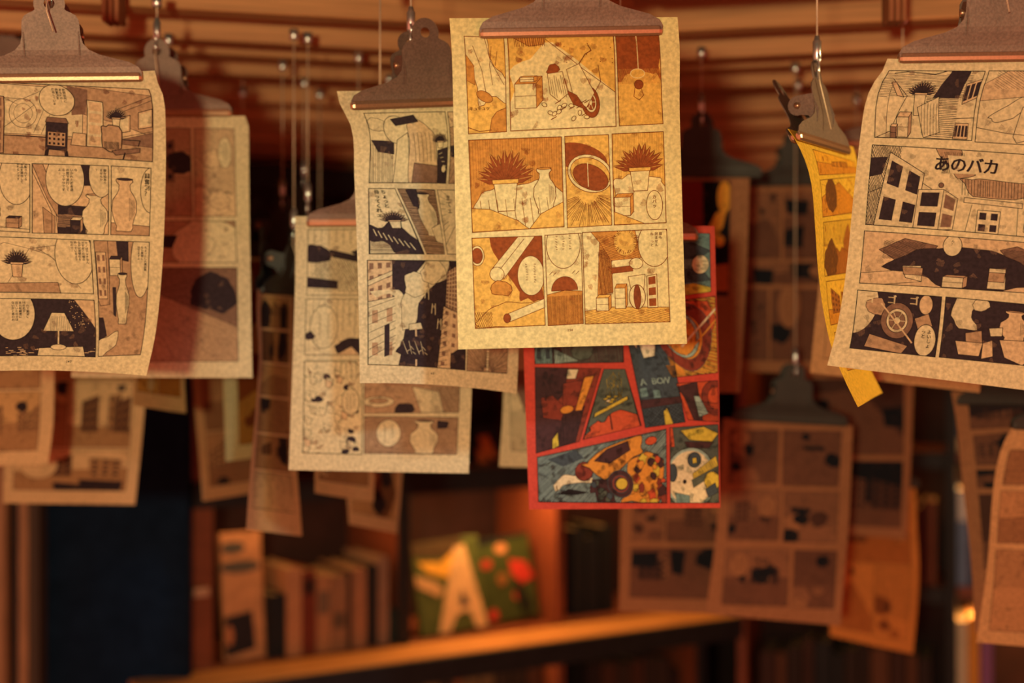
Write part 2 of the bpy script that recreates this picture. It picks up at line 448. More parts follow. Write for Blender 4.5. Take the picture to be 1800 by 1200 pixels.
    def ticks(s, x0, y0, x1, y1, cols=3, m=4):
        """columns of small unreadable print"""
        s.up()
        for k in range(cols):
            x = x1 - (x1 - x0) * (k + .5) / cols; y = y0; e = y0 + (y1 - y0) * s.rng.uniform(.6, 1)
            while y < e:
                h = 1.6 / s.H
                for q in range(2):
                    dx = s.rng.uniform(-.5, .5) / s.W
                    s.line([(x + dx - .7 / s.W, y + q * h * .4), (x + dx + .7 / s.W, y + q * h * .4 + s.rng.uniform(-.3, .5) * h)], 0.3, m, False)
                y += h * 1.3
        return s
    def balloon(s, cx, cy, rx, ry, cols=None, mm=3, x=None, y=None, m=0, tick=0):
        s.pen(); b0 = len(s.fs); s.ell(cx, cy, rx, ry, m, 0.55, 0, 32); s.keep.append((cx, cy, rx, ry)); b1 = len(s.fs)
        if cols: s.vtext(cols, x if x is not None else cx + rx * .5, y if y is not None else cy - ry * .6, mm)
        if tick: s.ticks(cx - rx * .6, cy - ry * .6, cx + rx * .6, cy + ry * .65, tick)
        s.subs.append(('speech_balloon', b0, b1))
        if len(s.fs) > b1: s.subs.append(('lettering', b1, len(s.fs)))
        return s
    def pen(s, dens=1.0, m=None):
        """clusters of short pen strokes over the drawing, kept off balloons and lettering; once per frame"""
        if getattr(s, 'penned', False) or s.name != 'printed_panel': return
        s.penned = True; s.up(); m = getattr(s.sh, 'pen_ink', 3)
        for c in range(int(s.W * s.H / (70 if m == 8 else 220) * dens) + 1):
            x, y = s.rng.random(), s.rng.random()
            if any(((x - k[0]) / (k[2] * 1.2)) ** 2 + ((y - k[1]) / (k[3] * 1.2)) ** 2 < 1 for k in s.keep): continue
            a = s.rng.choice((1.2, 1.9, .5, 2.6, 1.5)) + s.rng.uniform(-.2, .2); l = s.rng.uniform(2.2, 5.5); n = s.rng.randint(5, 12); g = s.rng.uniform(.5, .75)
            for i in range(n):
                ox, oy = -sin(a) * g * i, cos(a) * g * i; ll = l * (.45 + .55 * sin(pi * (i + .7) / n)) * s.rng.uniform(.85, 1.1)
                s.line([(x + ox / s.W, y + oy / s.H), (x + (ox + cos(a) * ll) / s.W, y + (oy + sin(a) * ll) / s.H)], s.rng.uniform(.14, .26), m, False)
    def done(s):
        s.pen()
        if s.border is not None:
            s.up()
            for a, b in (((0, 0), (1, 0)), ((1, 0), (1, 1)), ((1, 1), (0, 1)), ((0, 1), (0, 0))):
                # borders straddle the frame edge just inside
                s.line([a, b], s.bw * 2, s.border, False)
        sub = set(i for _, a, b in s.subs for i in range(a, b))
        def build(nm, idx, par):
            vs, fs = [], []
            for i in idx:
                b = len(vs); vs += [s.vs[k] for k in s.fs[i]]; fs.append(tuple(range(b, len(vs))))
            return obj(nm, mesh(nm, vs, fs, s.sh.mats, [s.mi[i] for i in idx]), par) if fs else None
        o = build(s.name, [i for i in range(len(s.fs)) if i not in sub], s.sh.ob)
        for nm, a, b in s.subs: build(nm, range(a, b), o)
        return o
# ---------------------------------------------------------------- the room: slatted ceiling, walls, floor
def struct(name, me, loc=None):
    o = obj(name, me, None, loc); o['kind'] = 'structure'; return o
ceil = struct('ceiling', box_mesh('ceiling', 5.2, 4.2, 0.02, BLACK, 0), (0.2, 2.3, Z0 + 0.62)); ceil['label'] = 'dark ceiling above the wooden slats'
struct('floor', box_mesh('floor', 5.2, 5.6, 0.02, mat('floor_boards', '3a2018', .5, 0, 12, .2, 0, (1, 8, 1)), 0), (0.2, 1.6, -0.01))
struct('wall_back', box_mesh('wall_back', 5.2, 0.04, Z0 + 0.6, DARKBACK, 0), (0.2, 4.3, (Z0 + 0.6) / 2))
struct('wall_left', box_mesh('wall_left', 0.04, 3.0, Z0 + 0.6, DARKBACK, 0), (-2.2, 2.8, (Z0 + 0.6) / 2))
struct('wall_right', box_mesh('wall_right', 0.04, 3.0, Z0 + 0.6, DARKBACK, 0), (2.4, 2.8, (Z0 + 0.6) / 2))
lat = obj('ceiling_slats', None, None, (0, 0, CEIL)); lat['kind'] = 'structure'; lat['label'] = 'wooden slats of the ceiling set in a chevron with dark gaps'
rng = random.Random(4)
def slat(x0, y0, x1, y1, wid, th, z):
    L = math.hypot(x1 - x0, y1 - y0); o = obj('slat', box_mesh('slat', L, wid, th, WOOD, 0.0012), lat, ((x0 + x1) / 2, (y0 + y1) / 2, z + th / 2))
    o.rotation_euler = (rng.uniform(-.02, .02), 0, math.atan2(y1 - y0, x1 - x0)); return o
def beam(x0, y0, x1, y1, z, h):
    L = math.hypot(x1 - x0, y1 - y0); o = obj('slat', box_mesh('slat', L, 0.032, h, WOOD, 0.0015), lat, ((x0 + x1) / 2, (y0 + y1) / 2, z + h / 2))
    o.rotation_euler = (rng.uniform(-.05, .05), rng.uniform(-.003, .003), math.atan2(y1 - y0, x1 - x0))
y = 1.16; k = 0
while y < 4.0:        # planks set on edge in two fields that meet in a chevron
    h = (0.056, 0.050, 0.060, 0.046)[k % 4]; z = (0.0, 0.004, 0.001, 0.006)[k % 4]
    beam(-1.75, y - 0.26 * 1.9 + .10, 0.15, y + .10, z, h)
    beam(0.14, y + .10, 1.95, y - 0.24 * 1.8 + .10, z + .0005, h)
    y += (0.11, 0.125, 0.25, 0.12)[k % 4] * (0.8 + 0.12 * y); k += 1
for (x0, a, b) in ((-0.95, 1.2, 3.4), (-0.52, 1.2, 3.4), (-0.1, 1.2, 3.7), (0.44, 1.2, 3.4), (1.05, 1.2, 3.4)):
    obj('joist', box_mesh('joist', 0.16, b - a, 0.03, WOODX, 0.002), lat, (x0, (a + b) / 2, 0.080))
for (px, d, wpx, bot) in ((200, 1.52, 32, 42), (1572, 1.50, 34, 42)):
    w_ = wpx / F * d; h = 0.36 - (600 - bot) / F * d + 0.03; c = W(px, 0, d)
    for q in (-1, 0, 1): obj('hanger_block', box_mesh('hanger_block', w_ / 3 - .0012, 0.03, max(h, .02), WOODX, 0.001), lat, (c.x + q * w_ / 3, d, -max(h, .02) / 2 + .03))

# ---------------------------------------------------------------- bookcases
class Wing:
    """a straight run of shelving; s along the front, w into the wall"""
    def __init__(self, a, b):
        self.a = Vector((a[0], a[1], 0)); e = Vector((b[0] - a[0], b[1] - a[1], 0)); self.len = e.length; self.e = e.normalized(); self.n = Vector((-self.e.y, self.e.x, 0))
        self.ang = math.atan2(self.e.y, self.e.x)
    def s(self, px, w=0):
        k = (px - 900) / F; a = self.a + self.n * w     # (a.x + s e.x) = k (a.y + s e.y)
        return (k * a.y - a.x) / (self.e.x - k * self.e.y)
    def at(self, s, w, z): p = self.a + self.e * s + self.n * w; return Vector((p.x, p.y, z))
    def depth(self, px, w=0): s = self.s(px, w); return (self.a + self.n * w + self.e * s).y
    def z(self, px, py, w=0): return Z0 + (600 - py) / F * self.depth(px, w)
    def put(self, name, me, s, w, z, parent=None, tilt=0.0, lean=0.0):
        o = obj(name, me); p = self.at(s, w, z)
        M = Matrix.Translation(p) @ Matrix.Rotation(self.ang, 4, 'Z') @ Matrix.Rotation(tilt, 4, 'Y') @ Matrix.Rotation(lean, 4, 'X')
        if parent: o.parent = parent; o.matrix_parent_inverse = parent.matrix_basis.inverted()
        o.matrix_basis = M; return o
LW = Wing((-0.707, 2.6), (0.453, 3.33)); DEPTH = 0.27
ZS = [Z0 - 1.02, Z0 - 0.62, Z0 - 0.264, Z0 + 0.09]; ZTOP = Z0 + 0.345
s0, s1, s2, s3 = LW.s(338), LW.s(715), LW.s(990), LW.s(1238)
LEDGE = mat('ledge_wood', 'c98a4a', .45, 0, 10, .15, 0, (1, 8, 8), .05, .1)
root = obj('bookcase', None, None, LW.at((s0 + s3) / 2, DEPTH / 2, 0)); tag(root, 'long reddish wooden bookcase with black edged shelves', 'bookcase')
def part(wing, rt, name, s, w, z, ds, dw, dz, m, bev=.0015):
    return wing.put(name, box_mesh(name, ds, dw, dz, m, bev), s, w, z, rt)
part(LW, root, 'back_panel', (s0 + s3) / 2, DEPTH, ZTOP / 2, s3 - s0, .012, ZTOP, DARKBACK)
for sx, wd_ in ((s0 + .02, .05), (s1, .018), (s2 + 0.0, .022), (s3, .02)): part(LW, root, 'upright', sx, DEPTH / 2, ZTOP / 2, wd_, DEPTH - .02, ZTOP, CASE)
for sx in (s1, s3): part(LW, root, 'dark_edge', sx - .004, .005, ZTOP / 2, .026, .012, ZTOP, CASED)
for z in ZS + [ZTOP]:
    for a, b in ((s0, s1), (s1, s2), (s2, s3)):
        part(LW, root, 'shelf', (a + b) / 2, DEPTH / 2 + .005, z - .012, b - a - .03, DEPTH - .03, .024, CASE)
    fw = -.13 if z == ZS[1] else -.004
    if z == ZS[1]: part(LW, root, 'shelf_ledge', (s0 + s3) / 2 - .06, -.0625, z - .012, s3 - s0 + .12, .125, .024, LEDGE)
    part(LW, root, 'shelf_edge', (s0 + s3) / 2 - (.06 if fw < -.1 else 0), fw, z - .026, s3 - s0 + (.12 if fw < -.1 else 0), .012, .048, CASED)
part(LW, root, 'name_plate', LW.s(352), -.006, LW.z(352, 1040), .030, .006, .016, mat('brass_plate', 'b9a184', .4, .5))
# lamps under the shelves
for a, b, zi, en in ((s0, s1, 2, .6), (s1, s2, 2, 2.4), (s2, s3, 2, 1.0), (s1, s2, 1, .4)):
    c = LW.at((a + b) / 2, .035, ZS[zi] - .028); l = lamp('shelf_lamp', 'AREA', c, c - Vector((0, 0, 1)), en, (1.0, .48, .15), (b - a - .08, .05)); l.rotation_euler = (0, 0, LW.ang)
TRIM = mat('trim_wood', 'a07452', .6, 0, 12, .2, 0, (8, 8, 1))
# black doorway left of the bookcase
def wallbox(name, m, px0, px1, d, y0, y1, th=.03, parent=None):
    a, b = W(px0, y0, d), W(px1, y1, d); me = box_mesh(name, b.x - a.x, th, a.z - b.z, m, .001)
    return obj(name, me, parent, Vector(((a.x + b.x) / 2, d + th / 2, (a.z + b.z) / 2)))
dr = wallbox('door_1', BLACK, -60, 332, 2.62, 560, 2400); dr['kind'] = 'structure'; dr['label'] = 'black panel door beside the bookcase'
for i, (a, b, mm) in enumerate(((-60, 9, TRIM), (32, 49, TRIM), (50, 68, mat('grey_trim', '4a3a30')))):
    t = wallbox('trim_%d' % (i + 1), mm, a, b, 2.57, 560, 2400, .045); t['kind'] = 'structure'; t['label'] = 'vertical wooden trim beside the black door'

# ---------------------------------------------------------------- books
def book(wing, px0, px1, top, zshelf, hexc, label, w=.02, depth=.16, group='books on the left bookcase', band=None, tilt=0.0):
    a, b = wing.s(px0, w), wing.s(px1, w); th = max(b - a - .002, .004); z1 = wing.z((px0 + px1) / 2, top, w); h = max(z1 - zshelf, .05)
    e = obj('book', None, None, wing.at((a + b) / 2, w + depth / 2, zshelf + .0012)); e.rotation_euler = (0, tilt, wing.ang); tag(e, label, 'book', group)
    cm = mat('book_cloth_' + hexc, hexc, .7, 0, 90, .15)
    bm = bmesh.new(); t = min(.0025, th * .2)
    bm_box(bm, -th / 2, th / 2, -depth / 2, -depth / 2 + .004, 0, h); bm_box(bm, -th / 2, -th / 2 + t, -depth / 2 + .004, depth / 2, 0, h); bm_box(bm, th / 2 - t, th / 2, -depth / 2 + .004, depth / 2, 0, h)
    cv = obj('cover', bm_done(bm, 'cover', cm), e)
    bm = bmesh.new(); bm_box(bm, -th / 2 + t, th / 2 - t, -depth / 2 + .005, depth / 2 - .004, .003, h - .004); obj('page_block', bm_done(bm, 'page_block', mat('book_paper', '8d7658')), e)
    if band:
        bm = bmesh.new(); bm_box(bm, -th / 2 * .8, th / 2 * .8, -depth / 2 - .0008, -depth / 2, h * band[0], h * band[1]); obj('spine_label', bm_done(bm, 'spine_label', mat('spine_' + band[2], band[2])), cv)
    return e
GB = 'books on the left bookcase'
zb = ZS[1]
for px0, px1, top, c, lab, band in (
        (472, 503, 1046, '14171d', 'short black book on the shelf beside cream book', None), (503, 531, 1000, 'b07a55', 'cream book next to the short black book', None), (531, 556, 1004, '6b2c1c', 'brick red book between cream books', (.72, .9, '2e1a16')),
        (556, 582, 1012, 'a3714e', 'cream book with grey marks on its spine', (.5, .8, '6d5645')), (582, 611, 1012, '8d6448', 'tan book left of the thin dark book', (.3, .5, '5a4636')), (611, 619, 1006, '2a2220', 'thin dark book between tan books', None),
        (619, 645, 1000, '9a6a4c', 'tan book right of the thin dark book', None), (645, 664, 994, '15181d', 'tall black book near the divider', None), (664, 684, 980, '8c6a55', 'tall pale grey book right of the tall black book', None), (684, 698, 1072, '1e2d2a', 'short dark green book by the divider', None)):
    book(LW, px0, px1, top, zb, c, lab, group=GB, band=band)
def cover_panel(wing, name, px0, px1, top, zshelf, hexc, label, shapes, w=.03, th=.014, lean=-.14, tilt=0.0, cat='book', group=None):
    """a book shown face out, leaning back; shapes: (hex, polygon in 0..1 cover coordinates)"""
    a, b = wing.s(px0, w), wing.s(px1, w); z1 = wing.z((px0 + px1) / 2, top, w); h = z1 - zshelf; ww = b - a
    e = obj(name, None, None, wing.at((a + b) / 2, w, zshelf + .004 + abs(tilt) * ww / 2)); e.rotation_euler = (lean, tilt, wing.ang); tag(e, label, cat, group)
    obj('cover', box_mesh('cover', ww, th, h, mat('cover_' + hexc, hexc, .5, 0, 60, .2), .001), e, (0, th / 2, h / 2))
    for k, (hc, pts) in enumerate(shapes):
        vs = [((x - .5) * ww, -.0006 - .0004 * k, (1 - y) * h) for x, y in pts]
        fs = [tuple(t) for t in tessellate_polygon([[Vector((x, y, 0)) for x, y in pts]])]
        obj('cover_print', mesh('cover_print', vs, fs, mat('cover_' + hc, hc, .5, 0, 60, .2)), e)
    return e
def disc(cx, cy, rx, ry, n=14): return [(cx + rx * cos(2 * pi * k / n), cy + ry * sin(2 * pi * k / n)) for k in range(n)]
cover_panel(LW, 'display_book', 396, 468, 940, zb, 'b98258', 'pale book shown face out with a black square near its foot', [('4f4a42', disc(.3, .12, .3, .05)), ('4f4a42', disc(.45, .27, .5, .05)), ('14171d', [(.02, .66), (.7, .62), (.75, .92), (.02, .97)]), ('a86a45', disc(.12, .8, .1, .08))], lean=-.12)
cover_panel(LW, 'picture_book', 742, 858, 955, zb, '4f5a2c', 'green and yellow picture book with a large white letter shape', [('4a3a24', [(0, 0), (.75, 0), (.7, .14), (.4, .2), (0, .14)]), ('e0a83c', [(.05, .2), (.4, .24), (.72, .08), (.8, .3), (.5, .42), (.2, .34)]), ('d7b07a', [(.62, .1), (.78, .08), (1, 1), (.82, 1), (.74, .8), (.56, .82), (.42, 1), (.25, 1)]), ('c99f6a', [(0, .34), (.3, .44), (.4, .56), (.3, .6), (0, .46)]), ('243038', [(.66, .56), (.76, .74), (.6, .74)])], lean=-.16, tilt=-.05)
cover_panel(LW, 'picture_book', 834, 948, 952, zb, '3f4a22', 'dark green picture book dotted with red and pink', [('14171d', [(0, 0), (1, 0), (1, .02), (0, .1)]), ('b3402c', disc(.3, .3, .09, .06)), ('c98a5a', disc(.55, .14, .1, .06)), ('c23a2c', [(.64, .28), (.9, .34), (1, .54), (.8, .6), (.66, .46)]), ('b3402c', disc(.7, .72, .07, .06)), ('c23a2c', disc(.3, .9, .08, .07)), ('8a5a2c', disc(.5, .5, .08, .08)), ('1c2218', [(.66, .55), (.8, .62), (.92, .9), (.72, .92)])], w=.06, lean=-.16, tilt=-.07)
cover_panel(LW, 'picture_book', 838, 880, 752, ZS[2], '16181c', 'black picture book with an orange figure on the upper shelf', [('c9702c', [(.1, .3), (.5, .25), (.7, .6), (.9, .95), (.5, .8)]), ('b5602a', [(.05, .6), (.3, .55), (.5, 1), (.05, 1)])], lean=-.1, group=None)
for i, (px0, px1, top, c, lab) in enumerate(((884, 900, 740, '3a1c16', 'dark red book on the upper shelf'), (902, 926, 748, '5a2a1c', 'rust book on the upper shelf'))): book(LW, px0, px1, top, ZS[2], c, lab, group=GB)
for i, (px0, px1, top) in enumerate(((1005, 1030, 930), (1032, 1052, 945), (1054, 1080, 925))): book(LW, px0, px1, top, zb, ('14171d', '1a1c22', '12151a')[i], ('black', 'charcoal black', 'thick black')[i] + ' book in the unlit bay of the reddish bookcase', w=.06, group=GB)
rr = random.Random(9)
SHADE = {'4a2a1c': 'dark brown', '2a1c18': 'near-black brown', '6a3a22': 'rusty brown', '3a2a22': 'dull umber', '57402c': 'olive brown', '5a2a1c': 'deep red-brown', '6a3620': 'warm rust', '4a2018': 'oxblood', '70402a': 'light tan-brown',
         '2a1a16': 'dark chocolate', '3a2018': 'dark maroon', '1c1c20': 'charcoal', '5a3622': 'mid brown', '16181e': 'navy black'}
px = 745
while px < 1195:
    wpx = rr.randint(16, 34)
    c = rr.choice(['4a2a1c', '2a1c18', '6a3a22', '3a2a22', '57402c'])
    if not (935 < px < 1015): book(LW, px, px + wpx - 2, rr.randint(1150, 1185), ZS[0], c, SHADE[c] + ' book on the lowest shelf of the reddish bookcase', w=.05, group='books on the lowest shelf')
    px += wpx

# right-hand bookcase
RW = Wing((0.52, 3.30), (1.64, 2.94))
t0, t1, t2 = RW.s(1305), RW.s(1672), RW.s(1900)
rt = obj('bookcase', None, None, RW.at((t0 + t2) / 2, .13, 0)); tag(rt, 'dark wooden bookcase with a black post and bright books', 'bookcase')
ZR = [Z0 - 1.0, Z0 - .545, Z0 - .245, Z0 + .08]
part(RW, rt, 'back_panel', (t0 + t2) / 2, .27, ZTOP / 2, t2 - t0, .012, ZTOP, DARKBACK)
for sx, wd_, mm in ((t0, .02, CASE), (t1, .022, CASED), (t2, .02, CASE)): part(RW, rt, 'upright', sx, .125, ZTOP / 2, wd_, .26, ZTOP, mm)
for z in ZR + [ZTOP]:
    part(RW, rt, 'shelf', (t0 + t1) / 2, .135, z - .011, t1 - t0 - .025, .24, .022, CASE); part(RW, rt, 'shelf', (t1 + t2) / 2, .135, z - .011, t2 - t1 - .025, .24, .022, CASE)
    part(RW, rt, 'shelf_edge', (t0 + t1) / 2, .006, z - .02, t1 - t0 - .024, .012, .038, CASED)
for a, b, zi, en in ((t0, t1, 2, .7), (t1, t2, 2, 2.2), (t1, t2, 3, 2.2), (t1, t2, 1, 2.0), (t0, t1, 3, .4)):
    c = RW.at((a + b) / 2, .06, ZR[zi] - .03); l = lamp('shelf_lamp', 'AREA', c, c - Vector((0, 0, 1)), en, (1.0, .45, .12), (b - a - .06, .05)); l.rotation_euler = (0, 0, RW.ang)
px = 1480
while px < 1645:
    wpx = rr.randint(10, 17); c = rr.choice(['5a2a1c', '6a3620', '4a2018', '70402a'])
    book(RW, px, px + wpx - 1, 885 + rr.randint(-6, 8), ZR[1], c, SHADE[c] + ' book in the even row of the dark bookcase', group='even row of brown books'); px += wpx
px = 1335
while px < 1625:
    wpx = rr.randint(18, 36); c = rr.choice(['2a1a16', '3a2018', '1c1c20', '5a3622', '16181e'])
    book(RW, px, px + wpx - 2, rr.randint(1110, 1160), ZR[0], c, SHADE[c] + ' book on the low shelf of the dark bookcase', group='dim books low in the right bookcase'); px += wpx
GR = 'bright books beside the black post'
for px0, px1, top, z, c, lab, band in ((1682, 1694, 715, ZR[2], '56657a', 'blue grey book beside the black post, upper shelf', (.0, .3, 'e8c890')), (1695, 1709, 722, ZR[2], '8a3a26', 'red book beside the black post, upper shelf', None), (1682, 1702, 862, ZR[1], '6d84a6', 'light blue book with white top beside the black post', (.68, .98, 'e2ded6')), (1703, 1716, 880, ZR[1], '44506a', 'dark blue book beside the light blue one', (.8, .92, 'e8b040')),
                                       (1717, 1738, 960, ZR[1], 'd89a50', 'orange cream book beside the dark blue one', None), (1682, 1700, 1092, ZR[0], 'd8c8a8', 'white and red book low beside the black post', (.1, .6, 'b8402c')), (1701, 1722, 1085, ZR[0], 'd9963c', 'orange book low beside the black post', None), (1724, 1745, 1095, ZR[0], '8a5a8a', 'mauve book low beside the black post', None)):
    book(RW, px0, px1, top, z, c, lab, group=GR, band=band)
# ---------------------------------------------------------------- clips and wires
def jaw_outline():
    h = [(0.0745, 0.004), (0.0748, 0.008), (0.072, 0.0125), (0.064, 0.0165), (0.052, 0.0195), (0.040, 0.0225), (0.031, 0.0265),
         (0.0262, 0.032), (0.0245, 0.039), (0.0243, 0.046), (0.0238, 0.0515), (0.0215, 0.0555), (0.0175, 0.0578), (0.0142, 0.0592)]
    kn = [(0.0132 * cos(a), 0.0652 + 0.0132 * sin(a)) for a in [radians(x) for x in range(-20, 91, 12)]]
    r = h + kn
    return r + [(-x, z) for x, z in reversed(r)][(1 if r[-1][0] < 1e-4 else 0):]
def make_jaw(name, m, lean=0.16):
    out = jaw_outline(); hole = [(0.0046 * cos(2 * pi * k / 14), 0.0655 + 0.0046 * sin(2 * pi * k / 14)) for k in range(14)]
    loops = [[Vector((x, z, 0)) for x, z in out], [Vector((x, z, 0)) for x, z in hole]]
    tr = tessellate_polygon(loops); P = out + hole; n = len(P); no = len(out)
    def y(z): return -0.0052 - lean * max(0, z - 0.008) - 0.004 * sstep(0.008, 0.03, z)
    vs = [(x, y(z), z) for x, z in P] + [(x, y(z) + 0.0009, z) for x, z in P]
    fs = [tuple(t) for t in tr] + [tuple(i + n for i in reversed(t)) for t in tr]
    for k in range(no): fs.append((k, (k + 1) % no, (k + 1) % no + n, k + n))
    for k in range(14): a, b = no + k, no + (k + 1) % 14; fs.append((a, b, b + n, a + n))
    bm = bmesh.new(); me = mesh(name, vs, fs, m); bm.from_mesh(me); bpy.data.meshes.remove(me)
    return bm_done(bm, name, m)
def make_lip(name, m):
    # rolled lower edge of a jaw: a slim rounded bar with tapered ends
    prof = [(-0.0022, 0.0), (-0.0032, -0.0002), (-0.0052, 0.0014), (-0.0060, 0.0042), (-0.0056, 0.0070), (-0.0046, 0.0084), (-0.0022, 0.0060)]
    xs = [(-0.0752, .55), (-0.0742, .85), (-0.072, 1), (0.072, 1), (0.0742, .85), (0.0752, .55)]
    vs = [(x, y * k, 0.0042 + (z - 0.0042) * k) for x, k in xs for y, z in prof]; n = len(prof); fs = []
    for i in range(len(xs) - 1):
        for j in range(n): fs.append((i * n + j, i * n + (j + 1) % n, (i + 1) * n + (j + 1) % n, (i + 1) * n + j))
    fs += [tuple(range(n)), tuple(range((len(xs) - 1) * n + n - 1, (len(xs) - 1) * n - 1, -1))]
    bm = bmesh.new(); me = mesh(name, vs, fs, m); bm.from_mesh(me); bpy.data.meshes.remove(me)
    return bm_done(bm, name, m)
def make_ear(name, m, sgn):
    # cheek plate between the jaws with a rounded end
    pts = [(-0.0100, 0.020), (-0.0150, 0.030), (-0.0145, 0.046)] + [(0.002 + 0.009 * cos(a), 0.041 + 0.009 * sin(a)) for a in [radians(100 - k * 24) for k in range(9)]] + [(-0.004, 0.029), (-0.0062, 0.024)]
    x = 0.0225 * sgn; n = len(pts)
    vs = [(x, y, z) for y, z in pts] + [(x + 0.0012 * sgn, y, z) for y, z in pts]
    fs = [tuple(t) for t in tessellate_polygon([[Vector((y, z, 0)) for y, z in pts]])]
    fs += [tuple(i + n for i in reversed(t)) for t in fs] + [(k, (k + 1) % n, (k + 1) % n + n, k + n) for k in range(n)]
    bm = bmesh.new(); me = mesh(name, vs, fs, m); bm.from_mesh(me); bpy.data.meshes.remove(me)
    return bm_done(bm, name, m)
def make_spring(name, m):
    pts, rr = [], []
    for k in range(57):
        pts.append((-0.021 + 0.00075 * k, 0.002, 0.041)); rr.append(0.0052 + (0.0010 if k % 4 < 2 else 0))
    return tube_mesh(name, pts, 0.005, m, 12, True, rr)
CLIPM = {}
for key, m, lm in (('', METAL, LIP), ('d', DARKMETAL, DARKMETAL)):
    CLIPM[key] = [('front_jaw', make_jaw('front_jaw', m), 0), ('back_jaw', make_jaw('back_jaw', m), pi), ('front_lip', make_lip('front_lip', lm), 0),
                  ('back_lip', make_lip('back_lip', lm), pi), ('cheek_plate', make_ear('cheek_plate', m, 1), 0), ('cheek_plate', make_ear('cheek_plate', m, -1), 0),
                  ('spring', make_spring('spring', CHROME if not key else DARKMETAL), 0),
                  ('rivet', tube_mesh('rivet', [(-0.0262, 0.002, 0.041), (-0.0245, 0.002, 0.041), (0.0245, 0.002, 0.041), (0.0262, 0.002, 0.041)], 0.003, LIP, 10), 0)]
def ring_mesh(name, r, t, m, n=18, frac=1.0, sq=1.0):
    pts = [(0, r * cos(2 * pi * k / n * frac), r * sq * sin(2 * pi * k / n * frac)) for k in range(n + 1)]
    return tube_mesh(name, pts, t, m, 8, frac < 1)
HOOKM = ring_mesh('hook', 0.0066, 0.0013, CHROME, 20, 1.0, 1.25)
LEVERM = tube_mesh('clasp_lever', [(0, -0.004, 0.002), (0.001, -0.0075, 0.008), (0, -0.006, 0.014)], 0.001, CHROME, 8)
SLEEVEM = tube_mesh('sleeve', [(0, 0, 0), (0, 0, 0.001), (0, 0, 0.0175), (0, 0, 0.0185), (0, 0, 0.0225)], 0.004, CHROME, 14, True, [0.0032, 0.004, 0.004, 0.003, 0.0022])
MOUNTM = tube_mesh('ceiling_grip', [(0, 0, 0), (0, 0, -0.011), (0, 0, -0.012)], 0.005, CHROME, 14, True, [0.0052, 0.0052, 0.004])
def hang_wire(p, label, tail=0.05, back=False, top=CEIL, seed=0, above=0.0, group='suspension wires'):
    """steel wire from the ceiling down to a clasp at p (the hole of a clip)"""
    e = obj('suspension_wire', None, None, p + Vector((0, 0, 0.004))); tag(e, label, 'wire', group)
    h = top - e.location.z
    hk = obj('hook', HOOKM, e)
    obj('clasp_lever', LEVERM, hk)
    obj('sleeve', SLEEVEM, e, (0, 0, 0.0085))
    if h > 0.032: obj('wire', tube_mesh('wire', [(0, 0, 0.030), (0, 0, h + above)], 0.0009, WIRE, 8), e)
    if h > 0.046: obj('ceiling_grip', MOUNTM, e, (0, 0, h))
    if tail:
        a = 0.1 + 0.05 * (seed % 3)
        obj('wire_tail', tube_mesh('wire_tail', [(0, -0.007, -0.002), (0.0005, -0.0085, -0.012), (a * tail, -0.0075, -tail)], 0.0007, WIRE, 7), e)
    return e
CLIP_N = 0
def add_clip(sh, lip, label, wlabel, dark=False, roll=0.0, tail=0.05, back=False, xoff=0.0, above=0.0, group='bulldog clips holding pages'):
    global CLIP_N
    CLIP_N += 1
    if lip is None: u, v = 0.5, 0.055
    else: u, v = sh.uv(*lip)
    p, nl = sh.at(u, v); p = p + sh.org; nl = nl.normalized(); jr = min(NV, max(1, round(v * NV)))
    x = (sh.G[jr][NU] - sh.G[jr][0]).normalized(); x = (Matrix.Rotation(roll, 3, nl) @ x).normalized()
    y = -nl; y = (y - x * y.dot(x)).normalized(); z = x.cross(y)
    if z.z < 0: z = -z
    M = Matrix((x, y, z)).transposed().to_4x4(); M.translation = p + x * xoff
    e = obj('bulldog_clip', None); e.matrix_world = M; tag(e, label, 'clip', group)
    made = {}
    for nm, me, rz in CLIPM['d' if dark else '']:
        par = made.get({'front_lip': 'front_jaw', 'back_lip': 'back_jaw', 'rivet': 'cheek_plate'}.get(nm), e)
        o = obj(nm, me, par); o.rotation_euler = (0, 0, rz if par is e else 0); made[nm] = o
    yy = -0.0052 - 0.16 * 0.0575 - 0.004
    hp = M @ Vector((0, -yy if back else yy, 0.0655))
    if wlabel: hang_wire(hp, wlabel, tail, back, seed=CLIP_N, above=above)
    return e

